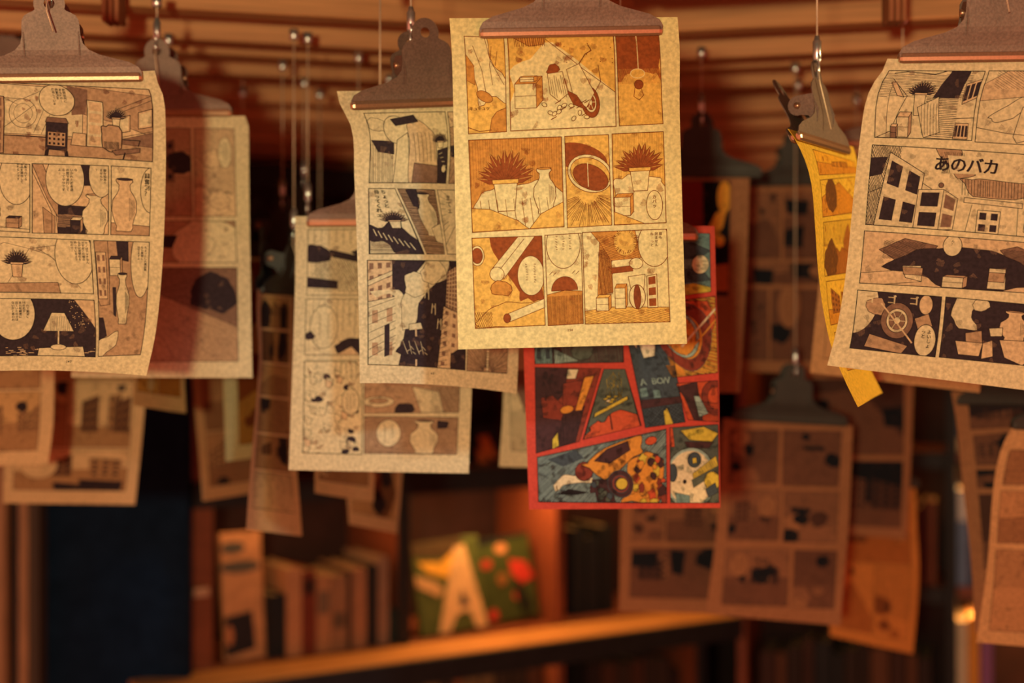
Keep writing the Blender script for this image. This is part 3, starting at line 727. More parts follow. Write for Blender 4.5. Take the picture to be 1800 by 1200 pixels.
# ---------------------------------------------------------------- the printed pages
ALLTEXT = ('あのバカ興奮剤?まてェちょっと待ってくれェカパッキュキュッゴゴゴよいしょっとバババ1472506今いかれた若者達の間で流行してるってヤツですよ…御存知ありませんか市販されてる薬品を調合して造れるンです'
           'モノはチャチなんですがこの場合なかば習慣性を持っているようので簡単に出来ますよした類ら脳波例形程顕著出ていたではと思われ時以内ある種使用いま誰も居ませんね|︙A BOWワァフォホグ゛ッ｜ん？')
load_glyphs(set(ALLTEXT) - {' '})
def auto(p, tone=1, dark=0.4, balloons=1, seed=0):
    """stand-in artwork: abstract tonal shapes, strokes and blank balloons"""
    r = random.Random(seed * 31 + int(p.W * 10)); k = p.W / p.H
    style = r.randrange(3)
    if style == 0:
        hz = r.uniform(.45, .7); p.poly([(0, hz), (1, hz - r.uniform(-.1, .15)), (1, 1), (0, 1)], 2, .4)
        for i in range(3):
            x = r.uniform(0, .8); w = r.uniform(.12, .3); p.quad_face((x, r.uniform(.1, .4)), (x + w, r.uniform(.1, .4)), (x + w, hz + .1), (x, hz + .1), r.choice([1, 2, 3]), 3, 4, 5)
    elif style == 1:
        p.hatch(0, 0, 1, r.uniform(.4, .8), r.choice([70, 100, 20]), 1.5, .3)
        for i in range(3): p.blob(r.uniform(.1, .9), r.uniform(.3, .95), r.uniform(.12, .26), r.choice([0, 1, 2, 3]), .15)
    else:
        p.poly([(0, r.uniform(.2, .7)), (r.uniform(.3, .7), r.uniform(.1, .5)), (1, r.uniform(.3, .8)), (1, 1), (0, 1)], 2)
        p.rays(r.uniform(.2, .8), r.uniform(.2, .6), .15, .7, 36, 0, 360, .3)
    for i in range(int(dark * 6)):
        if r.random() < .5: p.blob(r.uniform(.05, .95), r.uniform(.1, .95), r.uniform(.06, .16), 5, .15)
        else:
            x, y = r.uniform(-.1, .8), r.uniform(0, .8); w = r.uniform(.1, .4); h = r.uniform(.05, .25) * k
            p.poly([(x, y), (x + w, y + r.uniform(-.08, .08)), (x + w * .9, y + h), (x + .03, y + h * .9)], 5, 0)
    for i in range(balloons):
        cx, cy = r.choice([.22, .75]), r.uniform(.15, .4); p.balloon(cx, cy, r.uniform(.13, .2), min(.35, r.uniform(.16, .3) * max(.6, k)), tick=3)
    return p.done()
def frames(sh, quads, tones, darks, seed=0, balloons=1, name='printed_panel', bw=0.6):
    for i, (q, t, d) in enumerate(zip(quads, tones, darks)):
        auto(Panel(sh, q, t, 4, bw, name), t, d, balloons if (i + seed) % 2 == 0 else 0, seed + i)
def grid(sh, rows, tones, darks, seed=0, u0=0.07, u1=0.93, v0=0.075, v1=0.945, balloons=1):
    """panel rows in sheet coordinates for pages seen out of focus; rows: list of (height share, [column shares])"""
    tot = sum(r[0] for r in rows); v = v0; k = 0; gap = .012
    for hshare, cols in rows:
        h = (v1 - v0) * hshare / tot; ct = sum(cols); u = u0
        for c in cols:
            w = (u1 - u0) * c / ct
            p = Panel.__new__(Panel); p.sh = sh
            p.q = [(u, v), (u + w - gap, v), (u + w - gap, v + h - gap), (u, v + h - gap)]
            p.W, p.H = max(4, (w - gap) * sh.wid * 1000), max(4, (h - gap) * sh.hei * 1000)
            p.lay = 0; p.vs = []; p.fs = []; p.mi = []; p.keep = []; p.subs = []; p.name = 'printed_panel'; p.rng = random.Random(seed * 17 + k); p.border, p.bw = 4, .7
            p.poly([(0, 0), (1, 0), (1, 1), (0, 1)], tones[k % len(tones)], 0, True)
            auto(p, tones[k % len(tones)], darks[k % len(darks)], balloons if k % 3 == 0 else 0, seed + k)
            u += w; k += 1
        v += h
PG = 'loose comic pages hung from the ceiling'

# --- golden page, hung in front of everything
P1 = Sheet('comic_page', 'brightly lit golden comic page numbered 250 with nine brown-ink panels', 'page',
           [(790, 32), (795, 110), (799, 250), (806, 614)], [(1191, 30), (1196, 110), (1200, 300), (1207, 604)], 1.145, 1.165, GLOW_GOLD, -0.008, 0.004, group=PG)
p = Panel(P1, [(815, 63), (886, 66), (891, 232), (823, 236)], 1)
p.poly([(.0, 0), (.55, 0), (.7, .3), (1, .45), (1, .7), (.62, .62), (.3, .72), (.22, .45), (0, .3)], 0)
for q in ([(.5, 0), (.62, .25), (.95, .5)], [(.2, .1), (.4, .35), (.5, .62)], [(.66, .1), (.6, .3), (.66, .5)], [(.8, .15), (.74, .3)]): p.line(q, .45)
p.poly([(0, .18), (.2, .3), (.22, .5), (0, .45)], 2, .3)
p.ell(.45, .62, .22, .05, 2, .5, .5); p.poly([(.62, .85), (.75, .78), (1, .74), (1, 1), (.55, 1)], 2)
p.htext('キュキュッ', .05, .74, 3.6, 4, .95); p.line([(0, .93), (.3, .98), (.6, .97)], .6); p.done()
p = Panel(P1, [(891, 66), (1078, 62), (1083, 223), (897, 231)], 1)
p.poly([(.0, .36), (.3, .12), (.42, .06), (1, .62), (1, 1), (0, 1)], 0, 0)
p.poly([(.05, 0), (.36, 0), (.34, .08), (.2, .1)], 2); p.hatch(.06, .0, .36, .1, 85, 1.6, .5); p.line([(.36, .03), (.7, .36), (1, .62)], .5)
p.crate(.05, .50, .20, .26, 0, 2, .3); p.crate(.10, .43, .13, .05, 0, 1)
p.wheel(.76, .72, .085, .17, 3, 0, -.15); p.poly([(.54, .36), (.66, .30), (.8, .62), (.72, .78), (.6, .66)], 0); p.poly([(.53, .58), (.63, .64), (.72, .8), (.6, .74)], 3)
p.blob(.42, .36, .055, 3, .25); p.poly([(.36, .4), (.5, .38), (.55, .62), (.46, .7), (.38, .62)], 0)
for a in range(9): p.line([(.36 + .02 * a, .42 + .02 * (a % 3)), (.38 + .022 * a, .60 + .02 * (a % 4))], .35)
p.line([(.66, .3), (.72, .2), (.78, .16), (.75, .1)], .7); p.line([(.8, .62), (.86, .5), (.84, .32)], .5)
for a in range(11): p.ell(p.rng.uniform(.32, .74), p.rng.uniform(.72, .92), .025, .02, 0, .5, p.rng.uniform(0, 3))
for a in range(8): x, y = p.rng.uniform(.3, .75), p.rng.uniform(.7, .92); p.line([(x, y), (x + .05, y - .03)], .6)
for a in range(10): x, y = p.rng.uniform(.5, 1), p.rng.uniform(.05, .3); p.ell(x, y, .004, .006, 4, 0)
p.done()
p = Panel(P1, [(1081, 60), (1158, 60), (1166, 218), (1088, 222)], 1)
p.poly([(0, 0), (1, 0), (1, .5), (.82, .44), (.5, .4), (.2, .44), (0, .52)], 3, 0); p.hatch(0, .38, 1, .54, 80, .9, .3, 2)
p.line([(.47, 0), (.48, .42)], .7, 0); p.ell(.46, .43, .16, .05, 1, .6, 0, 20, 0); p.ell(.48, .55, .10, .05, 3); p.line([(.40, .56), (.36, .68), (.48, .72), (.58, .67), (.52, .57)], .5); p.done()
p = Panel(P1, [(823, 246), (987, 240), (992, 399), (830, 409)], 2)
p.hatch(0, 0, 1, .5, 90, 2.2, .2, 3)
p.poly([(0, .78), (.12, .58), (.3, .52), (.62, .5), (.8, .46), (1, .62), (1, 1), (0, 1)], 0)
p.plant(.38, .30, .23, 0, 3, .9); p.vase(.80, .34, .84, .24, 0, 2)
for a in range(9): x = .1 + .09 * a; p.line([(x, .66), (x + .03, .98)], .35)
p.poly([(0, .74), (.2, .76), (.5, .9), (.62, 1), (0, 1)], 1); p.poly([(.62, 1), (.75, .84), (1, .72), (1, 1)], 1); p.done()
p = Panel(P1, [(992, 239), (1070, 236), (1076, 396), (997, 401)], 1)
p.ell(.35, .24, .62, .15, 3, 0, .3); p.ell(.55, .42, .52, .20, 0, .6, .45); p.ell(.55, .42, .46, .165, 1, .5, .45); p.ell(.56, .46, .42, .13, 3, .5, .5)
p.line([(.5, .3), (.5, .56)], .6, 0); p.rays(.5, .62, .25, .85, 42, 15, 165, .4); p.done()
p = Panel(P1, [(1075, 235), (1166, 231), (1171, 392), (1079, 396)], 1)
p.hatch(0, 0, 1, .6, 90, 1.4, .25, 2); p.poly([(0, .52), (.3, .45), (.9, .5), (1, .6), (1, 1), (0, 1)], 0); p.plant(.52, .26, .34, 0, 3, .7); p.crate(.02, .70, .3, .2, 0, 2, .2); p.poly([(0, .85), (.4, .95), (.6, 1), (0, 1)], 1)
p.balloon(.78, .8, .155, .16, ['カパッ'], 3.6, .78, .685); p.done()
p = Panel(P1, [(829, 418), (953, 414), (959, 572), (835, 578)], 1)
p.poly([(.25, 0), (1, 0), (1, .75), (.66, .72), (.6, .55), (.4, .3)], 3, 0)
p.ell(.07, .2, .10, .11, 0, .5); p.ell(.07, .2, .075, .085, 3, .5)
p.poly([(.66, 0), (.90, 0), (.44, .46), (.26, .36)], 0); p.line([(.74, .03), (.34, .40)], .5); p.ell(.34, .41, .10, .08, 0, .5, -.7); p.blob(.38, .57, .15, 2, .12, 22, .5, .8)
p.balloon(.82, .44, .19, .22, tick=2)
p.poly([(.0, .95), (.2, .8), (.45, .72), (.8, .74), (1, .72), (1, 1), (0, 1)], 1); p.poly([(.44, .86), (1, .70), (1, .80), (.5, .94)], 0); p.ell(.46, .9, .05, .05, 3); p.hatch(0, .82, .25, 1, 70, 1.2, .4); p.done()
p = Panel(P1, [(957, 413), (1022, 409), (1026, 569), (963, 573)], 0)
p.poly([(0, .66), (0.5, .62), (1, .64), (1, 1), (0, 1)], 2); p.hatch(0, .68, 1, 1, 90, .9, .35); p.ell(.5, .62, .36, .15, 3, .5, 0, 20, 4, pi, 2 * pi)
p.balloon(.5, .12, .46, .26, tick=3)
for a in (.1, .72): p.line([(a, .44), (a + .08, .41)], .5); p.line([(a + .1, .45), (a + .18, .42)], .5)
p.done()
p = Panel(P1, [(1023, 408), (1172, 402), (1178, 566), (1028, 570)], 0)
p.poly([(.2, .1), (.33, .28), (.34, .66), (.16, .7)], 2, .5); p.hatch(.18, .2, .34, .68, 85, .9, .5); p.poly([(.1, 0), (.62, 0), (.68, .3), (.33, .32), (.2, .12)], 2, .4); p.hatch(.2, .05, .66, .3, 20, 1.2, .35)
p.ell(.5, .12, .13, .15, 1, 0); p.rays(.5, .12, .11, .16, 40, 0, 360, .5)
p.poly([(.0, .86), (.3, .82), (1, .84), (1, 1), (0, 1)], 1); p.hatch(0, .86, 1, 1, 15, 1.3, .3)
p.poly([(.33, .4), (.58, .38), (.58, .44), (.33, .46)], 3); p.crate(.14, .72, .14, .14, 0, 1); p.crate(.36, .62, .12, .22, 0, 2, .2)
p.quad_face((.74, .5), (.86, .48), (.86, .84), (.74, .84), 0, 1, 3, 3, .5, .15); p.ell(.62, .36, .08, .06, 0); p.poly([(.52, .5), (.72, .48), (.7, .64), (.55, .64)], 0)
p.ell(.62, .72, .095, .13, 0, .6); p.ell(.62, .72, .04, .13, 5, .6); p.balloon(.84, .16, .19, .24, ['誰も', '居ません', 'ね︙っと'], 2.9, .92, .03); p.done()
p = Panel(P1, [(996, 574), (1016, 573), (1016, 585), (996, 586)], None, None, name='page_number'); p.htext('250', .05, .5, 2.6, 3, .62); p.done()
add_clip(P1, (1004, 66), 'wide steel clip gripping the brightly lit golden page', 'wire above the clip of the golden page', roll=0.012, tail=0)

# --- page 147
P2 = Sheet('comic_page', 'sharp tan comic page numbered 147 with curled right edge', 'page',
           [(-78, 140), (-84, 300), (-92, 480), (-100, 657)], [(272, 124), (275, 140), (286, 165), (290, 195), (289, 340), (284, 470), (274, 580), (258, 660)], 1.235, 1.265, PAPER, -0.012, 0.006, -0.004, PG)
X = -58
p = Panel(P2, [(X, 136), (262, 157), (268, 285), (X, 270)], 1)
p.poly([(0, 0), (.62, .05), (.62, .72), (0, .7)], 0, .5); p.ell(.30, .42, .075, .2, 0, .4); p.ell(.30, .42, .05, .135, 0, .3)
for q in ([(0, .2), (.3, .22), (.4, .1)], [(.1, .1), (.27, .3)], [(.42, .3), (.36, .68)], [(.46, .32), (.40, .7)], [(.2, .62), (.36, .3)]): p.line(q, .35)
p.poly([(.6, 0), (1, .1), (1, .66), (.8, .5), (.62, .4)], 2, .4); p.poly([(.82, .72), (1, .6), (1, .8), (.84, .86)], 3, .3); p.poly([(.55, .0), (.66, .05), (.63, .4), (.56, .42)], 3, 0)
p.poly([(.0, .72), (.62, .76), (1, .8), (1, 1), (0, 1)], 2, .4); p.line([(0, .72), (.45, .74)], .8)
p.quad_face((.80, .44), (.875, .38), (.875, .6), (.80, .64), 1, 1, 1, 0, .6, .12); p.quad_face((.92, .34), (.995, .28), (.995, .52), (.92, .56), 1, 1, 1, 0, .6, .12)
p.line([(.76, .42), (1, .16)], .4); p.line([(.76, .36), (1, .1)], .4); p.line([(.78, .72), (1, .58)], .4)
p.poly([(.425, .5), (.54, .52), (.54, .92), (.425, .9)], 5, .6); p.poly([(.43, .46), (.53, .47), (.545, .54), (.42, .53)], 3); p.quad_face((.435, .66), (.53, .67), (.53, .86), (.435, .85), 2, 4, 3, 4, .3); 
p.poly([(.425, .9), (.445, .9), (.44, 1), (.42, 1)], 4, 0); p.poly([(.525, .92), (.545, .92), (.55, 1), (.53, 1)], 4, 0)
p.poly([(.57, .66), (.64, .67), (.64, .84), (.56, .83)], 1)
# a coat stand with coat, a swivel chair and a potted tree where figures would be
p.quad_face((.645, .2), (.73, .22), (.73, .84), (.645, .84), 0, 1, 4, 1, .6, .12); p.plant(.80, .36, .04, 0, 5, .8)
p.poly([(.72, .56), (.76, .53), (.81, .54), (.83, .6), (.83, .84), (.78, .9), (.73, .84)], 2, .8); p.hatch(.735, .76, .82, .86, 85, .8, .4); p.poly([(.78, .88), (.93, .82), (.93, .88), (.80, .94)], 3); p.line([(.85, .9), (.84, 1)], 1.2); p.line([(.84, .72), (.93, .72), (.92, .8)], .7)
p.quad_face((.11, .18), (.2, .2), (.2, .98), (.11, .98), 2, 1, 5, 3, .6, .15)
p.balloon(.485, .22, .095, .22, ['時間以内に', 'ある種の︙', '興奮剤を', '使用していま'], 2.5, .53, .05); p.done()
p = Panel(P2, [(X, 284), (53, 288), (53, 409), (X, 404)], 0)
p.vase(.30, .40, .98, .46, 1, 5); p.line([(0, .92), (1, .95)], .5); p.crate(.62, .8, .2, .14, 2, 5)
p.balloon(.78, .22, .27, .38, ['市販されてる', '薬品を調合して', '造れるンです'], 2.6, .93, -.02); p.done()
p = Panel(P2, [(56, 287), (191, 291), (191, 413), (56, 410)], 1)
p.poly([(0, 0), (.3, .55), (.34, 1), (0, 1)], 1); p.poly([(0, .0), (.14, 0), (.36, .6), (.36, .8), (.2, .5)], 2); p.poly([(.14, .62), (.3, .75), (.3, 1), (.16, 1)], 2); p.line([(0, .1), (.26, .7), (.26, 1)], .5)
p.poly([(.34, .58), (.7, .6), (.7, 1), (.34, 1)], 5, .4); p.hatch(.34, .72, .66, .9, 4, .9, .4, 2); p.poly([(.62, 0), (.78, 0), (.8, .3), (.62, .3)], 5, 0)
p.vase(.82, .42, 1.0, .34, 0, 2); p.crate(.5, .80, .13, .18, 5, 0)
p.balloon(.43, .22, .25, .38, ['今', 'いかれた若者達', 'の間で流行して', 'るってヤツです', 'よ︙'], 2.75, .57, .06); p.balloon(.90, .14, .16, .32, ['御存知あり', 'ませんか', '？'], 2.6, .95, .05); p.done()
p = Panel(P2, [(195, 291), (266, 295), (263, 415), (194, 413)], 0)
p.poly([(0, .82), (1, .86), (1, 1), (0, 1)], 2); p.vase(.34, .18, .94, .62, 1, 5); p.balloon(1.0, .33, .26, .33, ['興奮剤？'], 4.9, .90, .08); p.done()
p = Panel(P2, [(X, 414), (159, 422), (165, 517), (X, 514)], 0)
for q in ([(.1, .3), (.3, .1), (.5, .2)], [(.3, .9), (.5, .2), (.72, .12)], [(.5, .2), (.66, .3), (.9, .9)], [(.56, .18), (.85, .6)], [(.0, .5), (.2, .6)]): p.line(q, .35)
p.poly([(.1, .84), (.72, .80), (.74, 1), (.08, 1)], 2); p.plant(.40, .34, .085, 1, 5, .9)
p.balloon(.86, .3, .155, .52, ['モノはチャチなん', 'ですがこの場合', 'なかば習慣性を', '持っているよう', 'なので︙'], 2.5, .965, .03); p.done()
p = Panel(P2, [(164, 422), (263, 425), (247, 624), (172, 627)], 2)
p.poly([(0, 0), (.25, 0), (.24, .55), (.05, .56), (0, .5)], 2); p.quad_face((.02, .1), (.2, .1), (.2, .5), (.02, .5), 1, 2, 4, 3); p.poly([(.4, 0), (.62, 0), (.62, .18), (.42, .16)], 5, 0)
p.crate(.26, .16, .2, .14, 0, 5, .2); p.vase(.50, .28, .72, .26, 0, 5); p.poly([(.30, .4), (.37, .4), (.37, .66), (.31, .64)], 5, 0); p.poly([(0, .86), (.3, .80), (.42, .78), (.4, .9), (.1, 1), (0, 1)], 0); p.poly([(0, .66), (.1, .66), (.18, .82), (0, .86)], 5, 0)
p.balloon(.85, .2, .19, .29, ['ちょっとした薬品類', 'なら簡単に', '出来ますよ'], 2.4, .93, .04); p.done()
p = Panel(P2, [(X, 524), (166, 527), (168, 628), (X, 628)], 5)
p.poly([(.84, 0), (1, 0), (1, .5), (.94, .3)], 1, 0); 
for a in range(60): x, y = p.rng.uniform(.8, .99), p.rng.uniform(0, .5); p.ell(x, y, .004, .008, 1, 0, 0, 5)
for a in range(50):
    x, y = p.rng.uniform(.3, 1), p.rng.uniform(.84, .99); p.line([(x, y), (x + p.rng.uniform(.01, .04), y)], .5, 1, False)
p.poly([(.56, .86), (.9, .82), (.92, 1), (.55, 1)], 0); p.poly([(.66, .24), (.76, .24), (.83, .56), (.59, .56)], 0); p.hatch(.64, .3, .80, .55, 88, 1.4, .3); p.line([(.71, .56), (.71, .84)], 1.2, 0); p.ell(.71, .84, .06, .05, 0)
p.balloon(.36, .26, .17, .46, ['それで脳波に', '例の形が', 'あれ程顕著に', '出ていたのでは', 'ないかと思われ'], 2.5, .475, .05); p.done()
p = Panel(P2, [(114, 629), (136, 629), (136, 641), (114, 641)], None, None, name='page_number'); p.htext('147', .05, .5, 3.0, 4, .62); p.done()
add_clip(P2, (97, 146), 'wide steel clip gripping page 147', 'wire with hook through the clip of page 147', roll=-0.035, tail=0.03)

# --- page 60
P3 = Sheet('comic_page', 'tan comic page numbered 60 with dark alley panel, half behind golden page', 'page',
           [(592, 160), (597, 182), (608, 202), (622, 228), (630, 270), (633, 340), (635, 480), (637, 673)], [(905, 158), (912, 260), (918, 420), (919, 600), (914, 692)], 1.27, 1.345, PAPER, -0.014, 0.0, -0.003, PG)
p = Panel(P3, [(638, 199), (782, 196), (783, 323), (648, 322)], 0)
p.hatch(0, .45, .3, 1, 88, 1.3, .4); p.poly([(.02, .4), (.3, .42), (.3, .6), (.1, .56)], 5, .3); p.blob(.12, .18, .1, 0, .2); p.balloon(.35, .25, .16, .2)
# market stalls with draped cloth and dark bushes
p.poly([(.34, .4), (.48, .3), (.5, 1), (.3, 1)], 0); p.poly([(.48, .2), (.62, .1), (.82, .3), (.88, .8), (.84, 1), (.5, 1)], 1); p.poly([(.56, .72), (.88, .76), (.88, 1), (.54, 1)], 3)
p.poly([(.3, .1), (.6, .04), (.64, .14), (.34, .2)], 5); p.plant(.90, .36, .075, 0, 5, .5); p.poly([(.86, .55), (1, .5), (1, 1), (.88, 1)], 5); p.ell(.95, .8, .03, .05, 0)
for a in range(6): p.line([(.55 + .05 * a, .3), (.58 + .05 * a, .7)], .35)
for a in range(5): p.line([(.88 + .02 * a, .6 + .05 * a), (.92 + .02 * a, .58 + .06 * a)], .4, 0, False)
p.done()
p = Panel(P3, [(786, 196), (880, 194), (884, 325), (788, 323)], 1); auto(p, 1, .3, 0, 5)
p = Panel(P3, [(647, 331), (694, 331), (746, 447), (648, 447)], 0)
p.hatch(0, .8, 1, 1, 2, 1.0, .4); p.poly([(0, .55), (.3, .6), (.6, .5), (1, .8), (1, 1), (.5, 1), (.3, .8), (0, .78)], 5); p.plant(.62, .42, .26, 0, 5, .6)
for a in range(8): p.line([(.1 + .1 * a, .62 + .03 * a), (.16 + .1 * a, .72 + .03 * a)], .45, 0, False)
p.vtext(['ちょっと', '待ってくれェ'], .52, .02, 4.1, 4, 1.35); p.done()
p = Panel(P3, [(698, 331), (764, 333), (782, 447), (750, 447)], 2)
p.hatch(0, 0, 1, 1, 2, 1.3, .6); p.vase(.62, .06, .72, .6, 0, 5); p.poly([(.2, .02), (.5, 0), (.4, .3), (.24, .26)], 5); p.poly([(.62, .6), (1, .52), (1, .84), (.7, .8)], 0); p.done()
p = Panel(P3, [(768, 333), (850, 335), (856, 449), (786, 447)], 0); p.rays(.5, .3, .4, .9, 26, 0, 360, .4); p.vtext(['まてェ'], .20, .08, 5.4); p.blob(.7, .6, .22, 5, .1); p.done()
p = Panel(P3, [(645, 457), (817, 459), (817, 651), (646, 641)], 5)
p.quad_face((0, 0), (.24, 0), (.24, .36), (0, .50), 1, 3, 4, 3); p.poly([(0, .2), (.24, .10), (.24, .14), (0, .25)], 0); p.quad_face((0, .40), (.28, .34), (.28, 1), (0, 1), 0, 2, 2, 2, .5, .3)
for a in range(7): p.line([(0, .46 + .08 * a), (.27, .36 + .07 * a)], .4)
p.poly([(.16, .62), (.21, .6), (.21, .9), (.16, .92)], 5, 0); p.poly([(.02, .3), (.3, .28), (.42, .44), (.36, .66), (.3, 1), (.26, 1), (.26, .34)], 0, 0)
# pale smoke drifting between the walls
p.poly([(.58, 0), (.82, 0), (.8, .16), (.62, .26), (.5, .4), (.46, .62), (.34, .66), (.32, .4), (.4, .22)], 0, .4); p.blob(.48, .22, .12, 0, .15); p.blob(.66, .1, .12, 0, .15)
p.quad_face((.80, .1), (1, 0), (1, .5), (.78, .42), 1, 7, 10, 3, .5, .12); p.quad_face((.76, .42), (1, .5), (1, 1), (.70, 1), 1, 3, 6, 3, .5, .3)
for a in range(14): p.line([(.70, .98 - .04 * a), (.80, .96 - .045 * a)], .4)
p.poly([(.84, .86), (1, .76), (1, 1), (.84, 1)], 5)
# lamp post and hanging cables in place of the figure
p.poly([(.40, .60), (.52, .58), (.54, .64), (.40, .66)], 0); p.line([(.47, .64), (.48, 1)], 1.6, 1); p.blob(.46, .82, .15, 5, .14, 30, .3, .9)
for a in range(12): x = .34 + .02 * a; p.line([(x, .76 + .05 * (a % 3)), (x + .03, .84 + .04 * (a % 2))], .45, 0, False)
for k, (x, y) in enumerate(((.57, .26), (.64, .40), (.70, .54))): p.line([(x, y), (x - .01, y + .09)], .7, 0); p.line([(x + .03, y + .0), (x + .03, y + .1)], .7, 0); p.htext('バ', x - .01, y + .03, 3.4, 0)
p.done()
p = Panel(P3, [(821, 459), (893, 462), (891, 657), (820, 652)], 2); p.rays(.5, 1.0, .1, .9, 40, 180, 360, .35); p.line([(.5, .6), (.5, 1)], 2.2, 0); p.hatch(.46, .6, .54, 1, 0, 2.2, .5); p.done()
p = Panel(P3, [(755, 650), (773, 651), (773, 662), (755, 661)], None, None, name='page_number'); p.htext('60', .1, .5, 3.0, 4, .62); p.done()
add_clip(P3, (752, 190), 'steel clip with splayed jaws gripping page 60', 'wire holding the splayed clip of page 60', roll=0.03, tail=0, back=True)

# --- right page with the big lettering
P7 = Sheet('comic_page', 'tan comic page with large hand lettering and building panel, top rolled', 'page',
           [(1560, 103), (1551, 125), (1533, 150), (1521, 185), (1513, 250), (1504, 330), (1490, 470), (1474, 570), (1455, 642)], [(1945, 112), (1932, 240), (1905, 440), (1870, 694)], 1.15, 1.13, PAPER, -0.010, 0.0, 0.0, PG)
p = Panel(P7, [(1562, 124), (1732, 125), (1708, 248), (1537, 242)], 0)
p.hatch(0, .05, .9, .42, 3, 1.4, .35); p.poly([(.66, 0), (.86, 0), (.82, .42), (.56, .42)], 5, 0); p.hatch(.5, .42, .82, 1, 2, 1.3, .45)
p.line([(.1, .14), (.3, .4), (.16, .9), (0, 1)], .5); p.line([(.12, .2), (.12, .95)], .4); p.poly([(.1, .2), (.2, .4), (.27, .42), (.15, .2)], 1); p.quad_face((.86, .2), (1, .12), (1, .4), (.86, .5), 1, 3, 1, 5, .5, .12); p.quad_face((.82, .76), (.95, .76), (.95, .98), (.8, .98), 1, 4, 1, 5, .5, .15); p.line([(.8, .7), (1, .68)], .6)
p.plant(.43, .26, .105, 0, 5, 1.6); p.poly([(.42, .56), (.62, .4), (.66, .9), (.5, .98)], 0)
for a in range(6): p.line([(.46 + .03 * a, .5), (.48 + .03 * a, .94)], .35)
p.crate(.22, .7, .12, .28, 0, 1); p.crate(.16, .84, .06, .16, 3, 1); p.line([(.08, .05), (.2, .02), (.5, .06), (.62, .0)], .7); p.done()
p = Panel(P7, [(1738, 124), (1915, 124), (1895, 262), (1713, 250)], 0)
p.poly([(0, .2), (.2, 0), (1, 0), (1, .26), (0, .44)], 1, .4); p.hatch(.1, 0, .9, .26, 30, 1.6, .25); p.poly([(.1, .66), (.36, .4), (.5, .34), (1, .5), (1, .62), (.55, .46), (.2, .72)], 0); p.poly([(.42, .5), (.54, .5), (.58, .9), (.4, .98), (.36, .9)], 0); p.line([(0, .8), (.3, .86), (1, .9)], .5); p.done()
p = Panel(P7, [(1533, 254), (1905, 280), (1882, 425), (1521, 395)], 0)
p.hatch(0, 0, .14, .5, 65, 1.0, .5); p.hatch(0, .5, .08, 1, 70, .9, .5); p.poly([(0, .16), (.08, .14), (.06, .36), (0, .4)], 5, 0); p.line([(0, .6), (.2, .36), (.3, .5), (.3, 1)], .5)
p.quad_face((.09, .08), (.26, .32), (.24, 1.0), (.04, 1.0), 0, 2, 2, 5, .6, .18); p.quad_face((.24, .52), (.36, .50), (.35, 1.0), (.23, 1.0), 0, 1, 2, 5, .5, .15); p.quad_face((.36, .50), (.43, .6), (.42, .98), (.35, 1.0), 0, 1, 2, 3, .5, .15); p.ell(.345, .45, .012, .03, 3)
p.poly([(.3, 0), (.42, 0), (.44, .2), (.5, .3), (.42, .36), (.36, .2)], 2, .5); p.hatch(.34, .04, .44, .3, 70, 1.1, .35)
p.poly([(.43, .36), (.52, .34), (.74, .36), (.84, .34), (.78, .5), (.7, .56), (.5, .56)], 2); p.hatch(.44, .36, .76, .55, 85, 2.2, .4); p.poly([(.46, .58), (.74, .60), (.74, .66), (.46, .64)], 0)
p.quad_face((.53, .72), (.64, .72), (.64, 1), (.53, 1), 0, 2, 2, 5, .5, .2); p.crate(.76, .70, .09, .24, 0, 1, .15); p.poly([(.77, .72), (.85, .72), (.85, .79), (.77, .79)], 5, 0); p.ell(.80, .62, .012, .03, 3)
p.line([(.86, 0), (.86, 1)], .6); p.line([(.9, 0), (.9, 1)], .5); p.line([(.5, .66), (.48, 1)], .4); p.line([(.72, .66), (.73, 1)], .4)
p.poly([(.36, .08), (.74, .08), (.76, .27), (.38, .30)], 0, 0); p.htext('あのバカ', .300, .185, 13.4, 5, .94); p.done()
p = Panel(P7, [(1519, 405), (1882, 433), (1868, 520), (1510, 498)], 1)
p.poly([(0, 0), (.1, 0), (.1, .3), (.36, .2), (.8, .2), (.98, .3), (1, 0), (1, 1), (0, 1)], 1, 0); p.poly([(.08, .34), (.2, .1), (.36, .2), (.3, .5), (.2, .6)], 3); p.hatch(.1, .16, .3, .5, 20, 1, .35); p.poly([(.66, .2), (.74, .1), (.9, .3), (.84, .56), (.74, .5)], 3); p.hatch(.68, .18, .88, .5, 160, 1, .35)
p.poly([(.26, .3), (.44, .2), (.62, .22), (.76, .4), (.9, .8), (.7, .98), (.4, .98), (.26, .74), (.1, .66)], 5); p.poly([(.2, .62), (.29, .60), (.3, .9), (.22, .84)], 0); p.poly([(.62, .56), (.70, .56), (.71, .96), (.62, .96)], 0); p.poly([(.62, .64), (.7, .64), (.7, .82), (.62, .82)], 2)
p.poly([(.2, .64), (.3, .64), (.3, .78), (.21, .78)], 2); p.crate(.40, .78, .1, .2, 0, 2, .2); p.balloon(.43, .18, .045, .2, ['ん？'], 2.6, .43, .06); p.line([(0, .8), (.2, .7)], .4); p.line([(.1, 1), (.3, .9)], .4); p.done()
p = Panel(P7, [(1507, 509), (1656, 521), (1644, 628), (1493, 612)], 5)
p.ell(.05, .3, .2, .45, 0, .5, .3); p.blob(.24, .26, .12, 2, .1); p.wheel(.50, .46, .19, .30, 3, 0); p.poly([(.2, .72), (.66, .86), (.6, 1), (.16, .94)], 2); p.line([(.3, .2), (.7, .8)], 1.2, 1)
p.ell(.82, .16, .08, .16, 1); p.poly([(.7, .4), (.86, .3), (.92, .5), (.76, .6)], 2)
for k in range(3): p.htext('ゴ', .10 + .26 * k, .13 - .01 * k, 7.5, 0)
p.balloon(.85, .74, .125, .26, ['よいしょ', 'っと'], 3.6, .89, .56); p.done()
